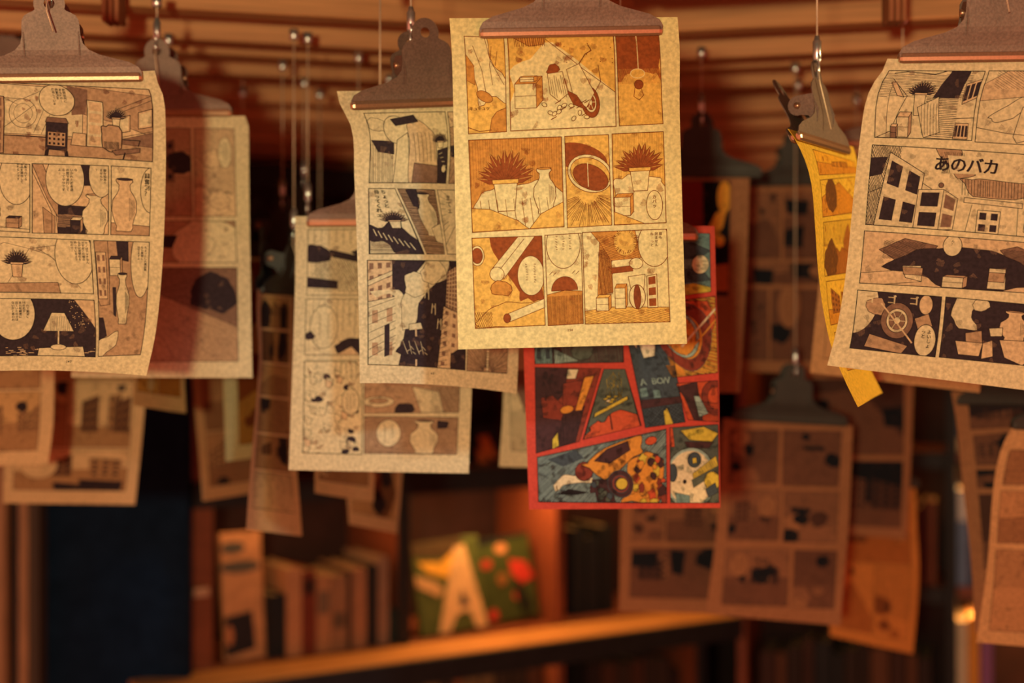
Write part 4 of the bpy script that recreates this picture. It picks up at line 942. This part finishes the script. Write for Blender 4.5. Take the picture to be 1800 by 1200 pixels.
p = Panel(P7, [(1662, 521), (1862, 540), (1852, 648), (1650, 628)], 5)
p.poly([(.1, 0), (.3, 0), (.24, .3), (.3, .5), (.14, .5), (.06, .3)], 0); p.blob(.32, .08, .07, 0, .12); p.poly([(.2, .56), (.34, .5), (.36, .76), (.22, .8)], 2); p.poly([(.12, .7), (.36, .7), (.34, .92), (.16, .92)], 1); p.vase(.62, .14, .62, .26, 1, 2); p.poly([(.4, .45), (.52, .42), (.52, .56), (.42, .58)], 0); p.poly([(.5, .62), (.76, .6), (.86, .8), (.72, 1), (.56, .9)], 1); p.poly([(.36, .7), (.44, .64), (.46, .9), (.36, .96)], 1); p.poly([(.82, .62), (1, .7), (1, .78), (.82, .7)], 0); p.done()
add_clip(P7, (1748, 107), 'wide steel clip gripping the page with large lettering', 'wire with short tail at the clip of the lettered page', roll=0.045, tail=0.035)

# --- page behind page 60
P4 = Sheet('comic_page', 'slightly blurred tan comic page directly behind page 60', 'page',
           [(519, 380), (519, 420), (515, 600), (507, 826)], [(838, 378), (834, 520), (829, 690), (824, 831)], 1.43, 1.435, PAPER, -0.006, 0.004, 0.0, PG)
p = Panel(P4, [(541, 403), (815, 402), (812, 520), (539, 519)], 0); p.ticks(.02, .02, .3, .24, 6); p.blob(.06, .36, .09, 5, .1, 24, .3, .7); p.poly([(.14, .3), (.33, .4), (.33, .5), (.16, .42)], 5, 0); p.poly([(.28, .34), (.4, .26), (.5, .5), (.34, .44)], 5); p.poly([(0, .72), (.2, .78), (.2, .9), (0, .88)], 5, 0); p.hatch(.05, .4, .34, .95, 60, 2, .35); p.hatch(.02, .4, .34, .9, 120, 2.6, .3); p.done()
p = Panel(P4, [(538, 525), (812, 526), (809, 625), (535, 624)], 0); p.ticks(.03, .03, .34, .7, 8); p.balloon(.12, .5, .09, .38, tick=2); p.blob(.29, .86, .085, 5, .1, 24, .3, .8); p.blob(.03, .66, .03, 5, .15); p.poly([(.2, 1), (.3, .84), (.36, 1)], 1); p.done()
p = Panel(P4, [(535, 634), (637, 633), (637, 799), (532, 796)], 0)
for k in range(9): p.blob(p.rng.uniform(.05, .95), p.rng.uniform(.1, .98), p.rng.uniform(.04, .075), 5, .15, 18)
for k in range(26): x, y = p.rng.uniform(0, .9), p.rng.uniform(.05, .95); p.poly([(x, y), (x + .12, y + .03), (x + .09, y + .1), (x + .01, y + .08)], p.rng.choice([0, 0, 1]), .4)
for k in range(30): x, y = p.rng.uniform(0, .9), p.rng.uniform(.0, 1); p.line([(x, y), (x + p.rng.uniform(-.12, .12), y + p.rng.uniform(-.08, .08))], .4, 4, False)
p.ticks(.5, .02, .95, .2, 5); p.balloon(.8, .44, .15, .14, tick=3); p.done()
p = Panel(P4, [(640, 633), (810, 632), (807, 725), (640, 727)], 2); p.ell(.15, .78, .16, .1, 0); p.ell(.15, .76, .1, .05, 2); p.blob(.42, .95, .09, 5, .1); p.poly([(.5, .5), (.78, .6), (.84, 1), (.6, 1)], 0); p.hatch(.7, .5, 1, 1, 60, 1.2, .3); p.done()
p = Panel(P4, [(640, 731), (806, 733), (803, 799), (640, 797)], 2); p.hatch(0, 0, 1, 1, 5, 1.2, .3); p.balloon(.26, .45, .13, .36, tick=2); p.vase(.64, .1, .98, .3, 0, 5); p.poly([(.78, .1), (.9, .14), (.88, .3), (.78, .3)], 5); p.done()
add_clip(P4, (678, 398), 'pale steel clip half hidden behind page 60', 'wire running down behind the splayed clip', tail=0, xoff=-0.004)

# --- left page in half shadow
P5 = Sheet('comic_page', 'tan comic page in half shadow behind page 147', 'page',
           [(132, 203), (128, 400), (124, 663)], [(431, 204), (437, 222), (437, 330), (440, 480), (443, 664)], 1.50, 1.50, PAPER, -0.004, 0.0, 0.0, PG)
frames(P5, [[(160, 222), (335, 225), (338, 381), (160, 380)], [(341, 225), (412, 226), (416, 381), (342, 381)], [(160, 388), (414, 388), (417, 462), (160, 462)], [(160, 470), (417, 470), (419, 635), (160, 637)]],
       [2, 1, 2, 3], [.35, .2, .2, .3], 3, 1)
add_clip(P5, (283, 200), 'steel clip behind the corner of page 147, knob fully visible', 'wire with sleeve and long tail above the half-shadowed page', tail=0.075)

# --- red colour page
P10 = Sheet('comic_page', 'red-bordered colour comic page behind the golden page', 'page',
            [(917, 395), (920, 600), (930, 895)], [(1256, 397), (1259, 500), (1264, 650), (1267, 893)], 1.345, 1.345, RED, -0.004, 0.0, 0.0, PG)
P10.pen_ink = 8
DK, TEAL, PALE, SLATE, ORG, CREAM, RUST, INK, YEL, VERM, OLIVE = range(1, 12)
def CP(q, bg): return Panel(P10, q, bg, INK, .6)
p = CP([(936, 420), (1090, 420), (1097, 637), (940, 640)], DK); p.quad_face((0, .5), (.2, .5), (.2, 1), (0, 1), TEAL, 2, 3, SLATE); p.poly([(.22, .88), (.5, .98), (.22, 1)], PALE, .4, False, INK); p.hatch(.3, .6, 1, 1, 85, 1.5, .6, OLIVE); p.hatch(.0, .6, .3, 1, 100, 1.8, .5, INK); p.blob(.55, .9, .12, OLIVE, .2, 24, .5, 1, INK); p.done()
p = CP([(940, 645), (1057, 647), (1019, 776), (942, 797)], RUST)
p.poly([(0, 0), (.5, 0), (.5, .3), (.3, .5), (0, .5)], DK, .4, False, INK); p.poly([(0, .45), (.5, .6), (.9, .5), (.9, 1), (0, 1)], DK, .4, False, INK); p.poly([(.1, .36), (.3, .34), (.55, .5), (.5, .66), (.15, .6)], RUST, .4, False, INK); p.poly([(.45, .2), (.75, .15), (.8, .5), (.5, .5)], RUST, .5, False, INK)
p.poly([(.5, .02), (.66, .02), (.64, .14), (.5, .14)], CREAM, .5, False, INK); p.poly([(.78, .12), (.92, .1), (.86, .56), (.74, .56)], ORG, .5, False, INK); p.ell(.58, .53, .12, .05, ORG, .5, 0, 20, INK); p.poly([(.36, .88), (.46, .8), (.52, .98), (.38, 1)], YEL, .5, False, INK)
p.hatch(.5, .58, .9, 1, 75, 2, .6, INK); p.hatch(0, .1, .4, .4, 60, 1.8, .4, INK); p.done()
p = CP([(1061, 648), (1099, 648), (1128, 748), (1024, 773)], OLIVE)
for k in range(22):
    a = p.rng.uniform(.3, .8); b = p.rng.uniform(.12, .5); p.line([(a, b + .1), (a + p.rng.uniform(-.08, .08), b), (a + p.rng.uniform(-.12, .12), b - .08)], .5, YEL, False)
for k in range(6): p.blob(p.rng.uniform(.3, .6), p.rng.uniform(.36, .52), .06, p.rng.choice([YEL, CREAM]), .2, 14, .4, 1, INK)
p.poly([(.1, .64), (.86, .46), (.86, .52), (.1, .70)], YEL, .5, False, INK); p.poly([(0, 1), (.06, .84), (.2, .76), (.34, .8), (.44, .7), (.66, .66), (1, .8), (1, 1)], VERM, .5, False, INK); p.line([(.44, .7), (.5, .95)], .5, INK); p.done()
p = CP([(1103, 600), (1178, 598), (1205, 742), (1134, 752)], SLATE)
p.poly([(.1, 0), (.64, 0), (.5, .14), (.24, .16)], CREAM, .5, False, INK); p.poly([(.2, .02), (.8, .02), (.9, .3), (.1, .3)], SLATE, 0); p.poly([(.24, 0), (.66, 0), (.56, .18), (.3, .2)], CREAM, .5, False, INK)
p.htext('A', .10, .47, 8.6, PALE, .7); p.htext('BOW', .36, .47, 8.6, PALE, .66); p.poly([(.06, .55), (.22, .54), (.22, .64), (.06, .65)], TEAL, 0); p.poly([(.36, .58), (.52, .58), (.52, .67), (.36, .67)], TEAL, 0); p.poly([(0, .68), (1, .68), (1, .76), (0, .78)], DK, .4, False, INK)
p.hatch(0, .78, 1, 1, 40, 2.5, .4, INK); p.hatch(0, .78, 1, 1, 140, 2.5, .4, INK); p.poly([(.52, .84), (.62, .8), (.7, 1), (.5, 1)], YEL, .4, False, INK); p.done()
p = CP([(1098, 405), (1248, 410), (1250, 513), (1098, 533)], TEAL)
p.hatch(0, 0, 1, 1, 25, 1.8, .5, SLATE); p.poly([(.4, .2), (.8, .16), (1, .3), (.86, .42), (.5, .42)], SLATE, .4, False, INK); p.poly([(.5, .55), (.9, .6), (1, .8), (.5, .8)], SLATE, .4, False, INK); p.ell(.88, .52, .10, .155, CREAM, .5, 0, 24, INK); p.ticks(.83, .46, .93, .58, 2, ORG); p.poly([(.5, .84), (.8, .82), (1, .92), (1, 1), (.5, 1)], YEL, .4, False, INK); p.done()
p = CP([(1110, 538), (1262, 520), (1264, 655), (1182, 664)], ORG)
p.hatch(.3, 0, 1, 1, 14, 1.6, .7, RUST); p.hatch(.3, .0, 1, 1, 14, 2.9, .6, YEL); p.poly([(.5, 0), (.9, .05), (1, .3), (.9, .5), (.6, .4)], VERM, .5, False, INK); p.wheel(.50, .48, .42, .46, RUST, ORG, 0); p.ell(.46, .46, .27, .3, 3, .6, 0, 26, INK); p.ell(.44, .45, .24, .27, ORG, .5, 0, 26, INK); p.line([(.42, .6), (1, .16)], 2.0, CREAM); p.line([(.44, .72), (1, .3)], 1.6, ORG); p.done()
p = CP([(1188, 673), (1264, 668), (1265, 742), (1209, 738)], VERM); p.poly([(0, .1), (.5, 0), (.5, 1), (.2, 1), (.1, .4)], DK, .5, False, INK); p.ell(.9, .42, .34, .42, RUST, .6, 0, 24, INK); p.ell(.94, .42, .22, .28, VERM, .5, 0, 22, INK); p.poly([(.36, .36), (.5, .36), (.7, .8), (.4, .9)], PALE, .5, False, INK); p.hatch(.3, .5, 1, 1, 5, 1.5, .5, INK); p.done()
p = CP([(944, 803), (1171, 753), (1172, 884), (946, 882)], TEAL)
p.poly([(0, 0), (1, 0), (1, 1), (0, 1)], SLATE, 0); p.hatch(0, 0, 1, 1, -35, 1.3, .45, PALE); p.poly([(.08, .1), (.3, .02), (.36, .2), (.2, .3)], SLATE, 0)
p.poly([(.12, .66), (.2, .46), (.33, .5), (.42, .56), (.44, .66), (.3, .64), (.2, .66), (.14, .78)], CREAM, .4, False, INK); p.poly([(.14, .84), (.24, .74), (.4, .82), (.3, .86)], INK, 0)
# an orange crate truck with big tyres
p.ell(.36, .44, .07, .17, RUST, .6, .2, 22, INK); p.poly([(.34, .32), (.40, .26), (.52, .1), (.80, 0), (.82, .26), (.70, .38), (.52, .62)], ORG, .6, False, INK); p.poly([(.44, .28), (.54, .12), (.70, .06), (.72, .2), (.56, .36)], DK, .5, False, INK)
p.poly([(.70, .38), (.84, .26), (.98, .42), (.94, .98), (.64, 1), (.72, .72)], ORG, .5, False, INK); p.poly([(.42, .6), (.56, .62), (.6, .98), (.46, .98)], DK, .5, False, INK)
for k in range(30):
    x, y = p.rng.uniform(.72, .98), p.rng.uniform(.34, .98); p.blob(x, y, p.rng.uniform(.012, .028), p.rng.choice([RUST, ORG, YEL, DK, VERM]), .3, 9, .35, 1, INK)
p.wheel(.64, .70, .10, .21, DK, RUST, .2); p.ell(.65, .70, .045, .09, YEL, .5, 0, 16, INK)
for k in range(12): x, y = p.rng.uniform(.42, .6), p.rng.uniform(.6, .96); p.blob(x, y, .02, p.rng.choice([DK, SLATE, OLIVE]), .3, 9, .3, 1, INK)
p.ell(.88, .12, .045, .06, VERM, .5, 0, 14, INK); p.done()
p = CP([(1177, 751), (1265, 745), (1266, 884), (1178, 884)], OLIVE)
p.hatch(0, 0, 1, .4, 10, 1.6, .4, SLATE); p.poly([(.22, .05), (.7, .02), (1, .12), (.86, .22), (.4, .18)], YEL, .5, False, INK); p.poly([(.3, .2), (.9, .22), (.8, .3), (.36, .28)], DK, .4, False, INK); p.poly([(0, 0), (.06, 0), (.1, .26), (.02, .26)], VERM, .4, False, INK)
p.ell(.42, .68, .52, .40, PALE, .6, 0, 30, INK); p.ell(.42, .68, .47, .36, CREAM, 0); p.ell(.5, .44, .14, .1, SLATE, .5, 0, 20, INK); p.poly([(.46, .42), (.54, .41), (.55, .48), (.47, .49)], YEL, .4, False, INK); p.ell(.06, .6, .09, .12, SLATE, .5, 0, 16, INK); p.ell(.3, .72, .04, .03, INK, 0)
p.poly([(.46, .62), (.94, .4), (1, .56), (.5, .74)], YEL, .5, False, INK); p.hatch(.5, .46, .95, .68, 60, 2, .5, OLIVE); p.poly([(.44, .7), (1, .52), (1, .6), (.48, .8)], OLIVE, .4, False, INK); p.ell(.86, .72, .16, .12, YEL, .5, 0, 18, INK); p.poly([(.72, .82), (.92, .74), (.98, .86), (.78, .93)], SLATE, .5, False, INK); p.poly([(.1, .86), (.4, .9), (.4, 1), (.14, 1)], TEAL, .3, False, INK); p.done()
add_clip(P10, None, 'steel clip behind the golden page holding the red-bordered page', 'wire of the red-bordered page, behind the golden page', tail=0)

# --- narrow yellow page seen edge-on
P6 = Sheet('comic_page', 'glowing yellow comic page turned nearly edge-on beside the lettered page', 'page',
           [(1384, 226), (1398, 246), (1417, 286), (1430, 335), (1436, 400), (1440, 470), (1447, 540), (1460, 610), (1482, 668), (1505, 716)],
           [(1500, 258), (1507, 285), (1512, 330), (1508, 400), (1506, 480), (1512, 560), (1526, 630), (1553, 690)], 1.225, 1.385, GLOW_AMBER, 0.0, 0.0, 0.0, PG)
frames(P6, [[(1428, 262), (1502, 284), (1506, 305), (1440, 308)], [(1441, 316), (1503, 310), (1503, 374), (1446, 382)], [(1447, 390), (1503, 384), (1504, 478), (1450, 486)], [(1452, 494), (1505, 488), (1510, 560), (1460, 572)], [(1466, 584), (1514, 572), (1530, 640), (1490, 652)]], [1, 0, 0, 0, 0], [0.0, 0.2, .2, .2, .1], 8, 0)
add_clip(P6, (1447, 262), 'brown steel clip turned edge-on above the yellow page', 'wire with chrome sleeve above the edge-on yellow page', tail=0.055)

# --- sheets behind the lettered page
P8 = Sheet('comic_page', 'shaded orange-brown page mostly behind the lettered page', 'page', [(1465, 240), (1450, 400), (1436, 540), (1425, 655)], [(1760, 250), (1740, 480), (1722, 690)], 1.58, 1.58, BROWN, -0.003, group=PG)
grid(P8, [(1, [1, 1]), (1, [1])], [3, 3], [.4], 40)
add_clip(P8, (1575, 262), 'steel clip behind the lettered page', 'short wire above the lettered page', tail=0)
P9 = Sheet('comic_page', 'red page edge peeking below the lettered page', 'page', [(1720, 270), (1708, 480), (1699, 672)], [(2020, 280), (2000, 500), (1985, 700)], 1.36, 1.36, RED, -0.003, group=PG)
add_clip(P9, None, 'steel clip holding the red page behind the lettered page', 'wire of the red page behind the lettered page', tail=0)

# --- strip page and the small ones on the left
P11 = Sheet('comic_page', 'narrow turned page with stacked panels beside the page behind page 60', 'page', [(452, 508), (448, 620), (442, 740), (432, 930)], [(516, 512), (514, 640), (515, 800), (527, 942)], 1.56, 1.72, TAN, 0.004, group=PG)
grid(P11, [(1, [1]), (1, [1]), (1, [1]), (1.1, [1]), (1.1, [1]), (1.2, [1])], [1, 1, 1, 2, 2, 0], [.4, .4, .15, .4, .35, .15], 60, .1, .9, .03, .92, 0)
add_clip(P11, (487, 518), 'dark clip seen edge-on above the narrow strip page', 'thick wire with amber sleeve above the narrow strip page', True, tail=0.03)
P12 = Sheet('comic_page', 'blurred tan page hanging lower, just behind the bottom edge of page 147', 'page', [(-180, 440), (-185, 600), (-190, 825)], [(96, 440), (95, 640), (92, 745), (83, 816)], 1.70, 1.70, TAN, -0.003, group=PG)
grid(P12, [(1, [1, 1]), (1, [1, 1]), (1, [1.4, 1])], [0, 1, 1], [.3, .2], 70)
P13 = Sheet('comic_page', 'large blurred page in front of the black doorway', 'page', [(18, 535), (12, 700), (5, 884)], [(262, 535), (254, 700), (237, 887)], 1.86, 1.86, TAN, -0.003, group=PG)
grid(P13, [(1, [1]), (1.1, [1, 1.2]), (.7, [1])], [1, 1, 0, 0], [.3, .5, .2, .5], 74)
P14 = Sheet('comic_page', 'small sliver of yellow-lit page below the half-shadowed page', 'page', [(228, 325), (230, 500), (231, 712)], [(316, 330), (320, 500), (326, 726)], 1.60, 1.75, GLOW_GOLD, 0.002, group=PG)
grid(P14, [(1, [1, 1]), (1, [1, 1])], [1, 2], [.3], 77)
P15 = Sheet('comic_page', 'dim brown page before the bookcase upright', 'page', [(334, 540), (342, 700), (357, 881)], [(488, 540), (489, 700), (492, 858)], 1.97, 2.10, BROWN, -0.003, group=PG)
grid(P15, [(1, [1]), (1, [1]), (1, [1])], [2, 1, 1], [.6, .4], 80, .1)
P16 = Sheet('comic_page', 'yellow-edged narrow page beside the strip page', 'page', [(390, 430), (391, 600), (394, 811)], [(505, 430), (503, 600), (500, 797)], 1.74, 1.87, GLOW_GOLD, 0.002, group=PG)
grid(P16, [(1, [1]), (1, [1])], [3, 3], [.4], 84, .22)
P17 = Sheet('comic_page', 'turned orange page below the page behind page 60', 'page', [(546, 500), (548, 700), (551, 866)], [(664, 505), (661, 700), (655, 882)], 1.70, 1.86, TAN, 0.002, group=PG)
grid(P17, [(1, [1]), (1, [1, 1])], [1, 2], [.4], 88)
P18 = Sheet('comic_page', 'curled orange page hanging lowest before the book shelf', 'page', [(600, 590), (607, 780), (617, 921)], [(722, 595), (716, 780), (700, 938)], 1.86, 2.0, TAN, -0.006, group=PG)
grid(P18, [(1, [1]), (1, [1])], [1, 1], [.5], 92)
P19 = Sheet('comic_page', 'tan page edge beside the red-bordered page', 'page', [(890, 420), (885, 690), (877, 820)], [(1155, 420), (1150, 690), (1145, 828)], 1.62, 1.62, PAPER, -0.003, group=PG)
p = Panel(P19, [(893, 650), (1140, 650), (1136, 808), (898, 792)], 0); p.poly([(0, 0), (1, 0), (1, .3), (.12, .56)], 3); p.hatch(0, .5, .5, 1, 70, 1.4, .3); p.done()
for s_, lab in ((P12, 'the page below page 147'), (P13, 'the page before the doorway'), (P14, 'the yellow sliver page'), (P15, 'the page before the bookcase upright'), (P16, 'the narrow yellow-edged page'),
                (P17, 'the turned orange page'), (P18, 'the lowest curled page'), (P19, 'the page behind the red-bordered page')):
    add_clip(s_, (478, 452) if s_ is P16 else None, 'clip hidden behind other pages, gripping ' + lab, 'wire leading down to ' + lab, dark=True, tail=0, above=0.25 if lab in ('the page before the bookcase upright', 'the page behind the red-bordered page', 'the dark-panelled page') else 0)

# --- right-hand background pages
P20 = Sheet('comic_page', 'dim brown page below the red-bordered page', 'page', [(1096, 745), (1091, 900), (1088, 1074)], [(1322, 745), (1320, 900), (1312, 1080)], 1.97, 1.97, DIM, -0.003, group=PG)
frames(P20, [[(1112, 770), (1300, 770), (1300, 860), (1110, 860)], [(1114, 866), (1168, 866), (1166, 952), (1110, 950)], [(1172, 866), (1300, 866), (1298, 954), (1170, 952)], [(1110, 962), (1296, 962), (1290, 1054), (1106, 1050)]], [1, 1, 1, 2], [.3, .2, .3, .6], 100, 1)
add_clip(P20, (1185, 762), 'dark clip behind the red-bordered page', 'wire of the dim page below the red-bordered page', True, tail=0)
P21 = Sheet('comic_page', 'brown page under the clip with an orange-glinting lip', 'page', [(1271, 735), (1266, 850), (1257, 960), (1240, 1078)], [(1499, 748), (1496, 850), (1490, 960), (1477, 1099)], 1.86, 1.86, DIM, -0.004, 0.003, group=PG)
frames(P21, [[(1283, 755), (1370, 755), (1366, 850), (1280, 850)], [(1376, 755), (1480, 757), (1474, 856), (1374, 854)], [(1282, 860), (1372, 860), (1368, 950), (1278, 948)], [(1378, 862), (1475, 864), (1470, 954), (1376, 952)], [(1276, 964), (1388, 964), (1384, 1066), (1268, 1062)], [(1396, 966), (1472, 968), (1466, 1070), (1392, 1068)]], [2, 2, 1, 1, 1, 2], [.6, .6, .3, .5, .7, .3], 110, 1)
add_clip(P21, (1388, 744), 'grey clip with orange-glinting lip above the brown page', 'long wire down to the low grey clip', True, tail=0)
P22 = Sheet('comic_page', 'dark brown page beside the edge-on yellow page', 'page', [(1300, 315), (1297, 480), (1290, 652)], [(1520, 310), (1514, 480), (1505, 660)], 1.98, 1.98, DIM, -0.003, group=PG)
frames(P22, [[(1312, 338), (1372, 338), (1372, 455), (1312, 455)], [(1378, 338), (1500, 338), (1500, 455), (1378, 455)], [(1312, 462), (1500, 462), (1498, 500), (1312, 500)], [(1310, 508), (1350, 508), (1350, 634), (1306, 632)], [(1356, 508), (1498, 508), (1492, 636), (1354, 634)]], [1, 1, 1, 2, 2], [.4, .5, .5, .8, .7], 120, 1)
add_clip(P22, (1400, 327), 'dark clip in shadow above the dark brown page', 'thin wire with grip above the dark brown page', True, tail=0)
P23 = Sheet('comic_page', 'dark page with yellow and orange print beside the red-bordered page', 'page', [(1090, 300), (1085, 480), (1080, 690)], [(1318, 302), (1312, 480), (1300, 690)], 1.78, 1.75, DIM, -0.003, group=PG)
YE = len(DIM)
P23.mats = DIM + [mat('print_yellow', 'e5a035', .8, 0, 300, .2), mat('print_red', '7a221a', .8, 0, 300, .2), mat('print_orange', 'b5602c', .8, 0, 300, .2)]
p = Panel(P23, [(1110, 318), (1284, 318), (1280, 520), (1106, 520)], 5)
p.poly([(.4, 0), (.72, 0), (.74, .5), (.4, .5)], YE + 1, 0); p.ell(.94, .14, .07, .14, YE, 0); p.poly([(.78, .42), (.86, .28), (.97, .24), (.93, .40), (.8, .56)], YE, 0); p.ell(.9, .52, .05, .05, YE, 0); p.poly([(.8, .74), (1, .72), (1, .96), (.8, .96)], YE + 2, 0); p.done()
add_clip(P23, (1232, 312), 'dark clip with thin orange-lit lip beside the golden page', 'wire with amber sleeve beside the golden page', True, tail=0)
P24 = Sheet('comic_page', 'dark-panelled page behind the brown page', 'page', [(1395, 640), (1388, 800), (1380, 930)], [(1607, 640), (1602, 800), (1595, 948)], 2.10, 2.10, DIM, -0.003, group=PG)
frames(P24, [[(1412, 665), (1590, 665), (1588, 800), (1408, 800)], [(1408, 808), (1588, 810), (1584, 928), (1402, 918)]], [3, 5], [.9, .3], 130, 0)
P25 = Sheet('comic_page', 'orange-lit blurred page with curled edge below the dark-panelled page', 'page', [(1460, 850), (1462, 980), (1460, 1118)], [(1608, 840), (1614, 930), (1616, 1020), (1605, 1149)], 2.2, 2.22, LAMP_ORANGE, -0.004, group=PG)
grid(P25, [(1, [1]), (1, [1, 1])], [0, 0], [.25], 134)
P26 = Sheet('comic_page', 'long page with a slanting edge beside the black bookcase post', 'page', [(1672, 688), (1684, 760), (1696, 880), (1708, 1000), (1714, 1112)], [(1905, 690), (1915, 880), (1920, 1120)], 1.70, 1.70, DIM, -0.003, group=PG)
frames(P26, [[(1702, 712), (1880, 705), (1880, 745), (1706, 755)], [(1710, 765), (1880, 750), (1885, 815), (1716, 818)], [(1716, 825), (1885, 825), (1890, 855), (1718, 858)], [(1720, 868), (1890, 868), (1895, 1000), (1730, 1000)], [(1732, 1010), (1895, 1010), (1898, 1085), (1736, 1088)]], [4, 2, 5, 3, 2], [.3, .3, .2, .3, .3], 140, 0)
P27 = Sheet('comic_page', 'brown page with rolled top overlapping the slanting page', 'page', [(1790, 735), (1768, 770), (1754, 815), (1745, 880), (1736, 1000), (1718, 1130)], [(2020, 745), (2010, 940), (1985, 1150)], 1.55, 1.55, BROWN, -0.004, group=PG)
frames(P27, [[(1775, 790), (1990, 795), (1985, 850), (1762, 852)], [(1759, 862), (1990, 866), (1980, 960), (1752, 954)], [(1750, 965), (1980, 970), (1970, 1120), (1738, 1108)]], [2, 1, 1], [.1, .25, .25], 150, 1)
for s_, lab in ((P24, 'the dark-panelled page'), (P25, 'the orange-lit page'), (P26, 'the slanting page'), (P27, 'the rolled-top brown page')):
    add_clip(s_, None, 'clip behind nearer pages, gripping ' + lab, 'wire leading down to ' + lab, dark=True, tail=0, above=0.25 if lab in ('the page before the bookcase upright', 'the page behind the red-bordered page', 'the dark-panelled page') else 0)
# clip peeking out behind the clip of page 147
hidden = Sheet('comic_page', 'page hidden behind page 147 under a small brown clip', 'page', [(-110, 140), (-112, 300), (-115, 500)], [(150, 140), (150, 300), (148, 500)], 1.72, 1.72, PAPER, -0.002, group=PG)
add_clip(hidden, (16, 158), 'small brown clip peeking out beside the clip of page 147', 'wire with chrome sleeve at the small clip beside page 147', tail=0)
for i, (x, y, d, lab, z1) in enumerate(((541, 103, 1.66, 'wire ending above the page behind page 60', 372), (562, 160, 2.04, 'faintest far wire between the others', 470)  )):
    b = W(x, z1, d); b.z = Z0 + (600 - z1) / F * d
    hang_wire(b, lab, 0, top=CEIL, seed=i)
for i, (x, y, d) in enumerate(((516, 392, 1.80),)):
    tmp = Sheet('comic_page', 'dark far page behind the thick wire', 'page', [(478, 400), (480, 600), (482, 740)], [(556, 404), (556, 600), (556, 745)], 1.9, 2.02, DIM, 0.001, group=PG)
    add_clip(tmp, (516, 410), 'far brown clip behind the thick wire', 'second wire, next to the thick wire beside page 60', True, tail=0)
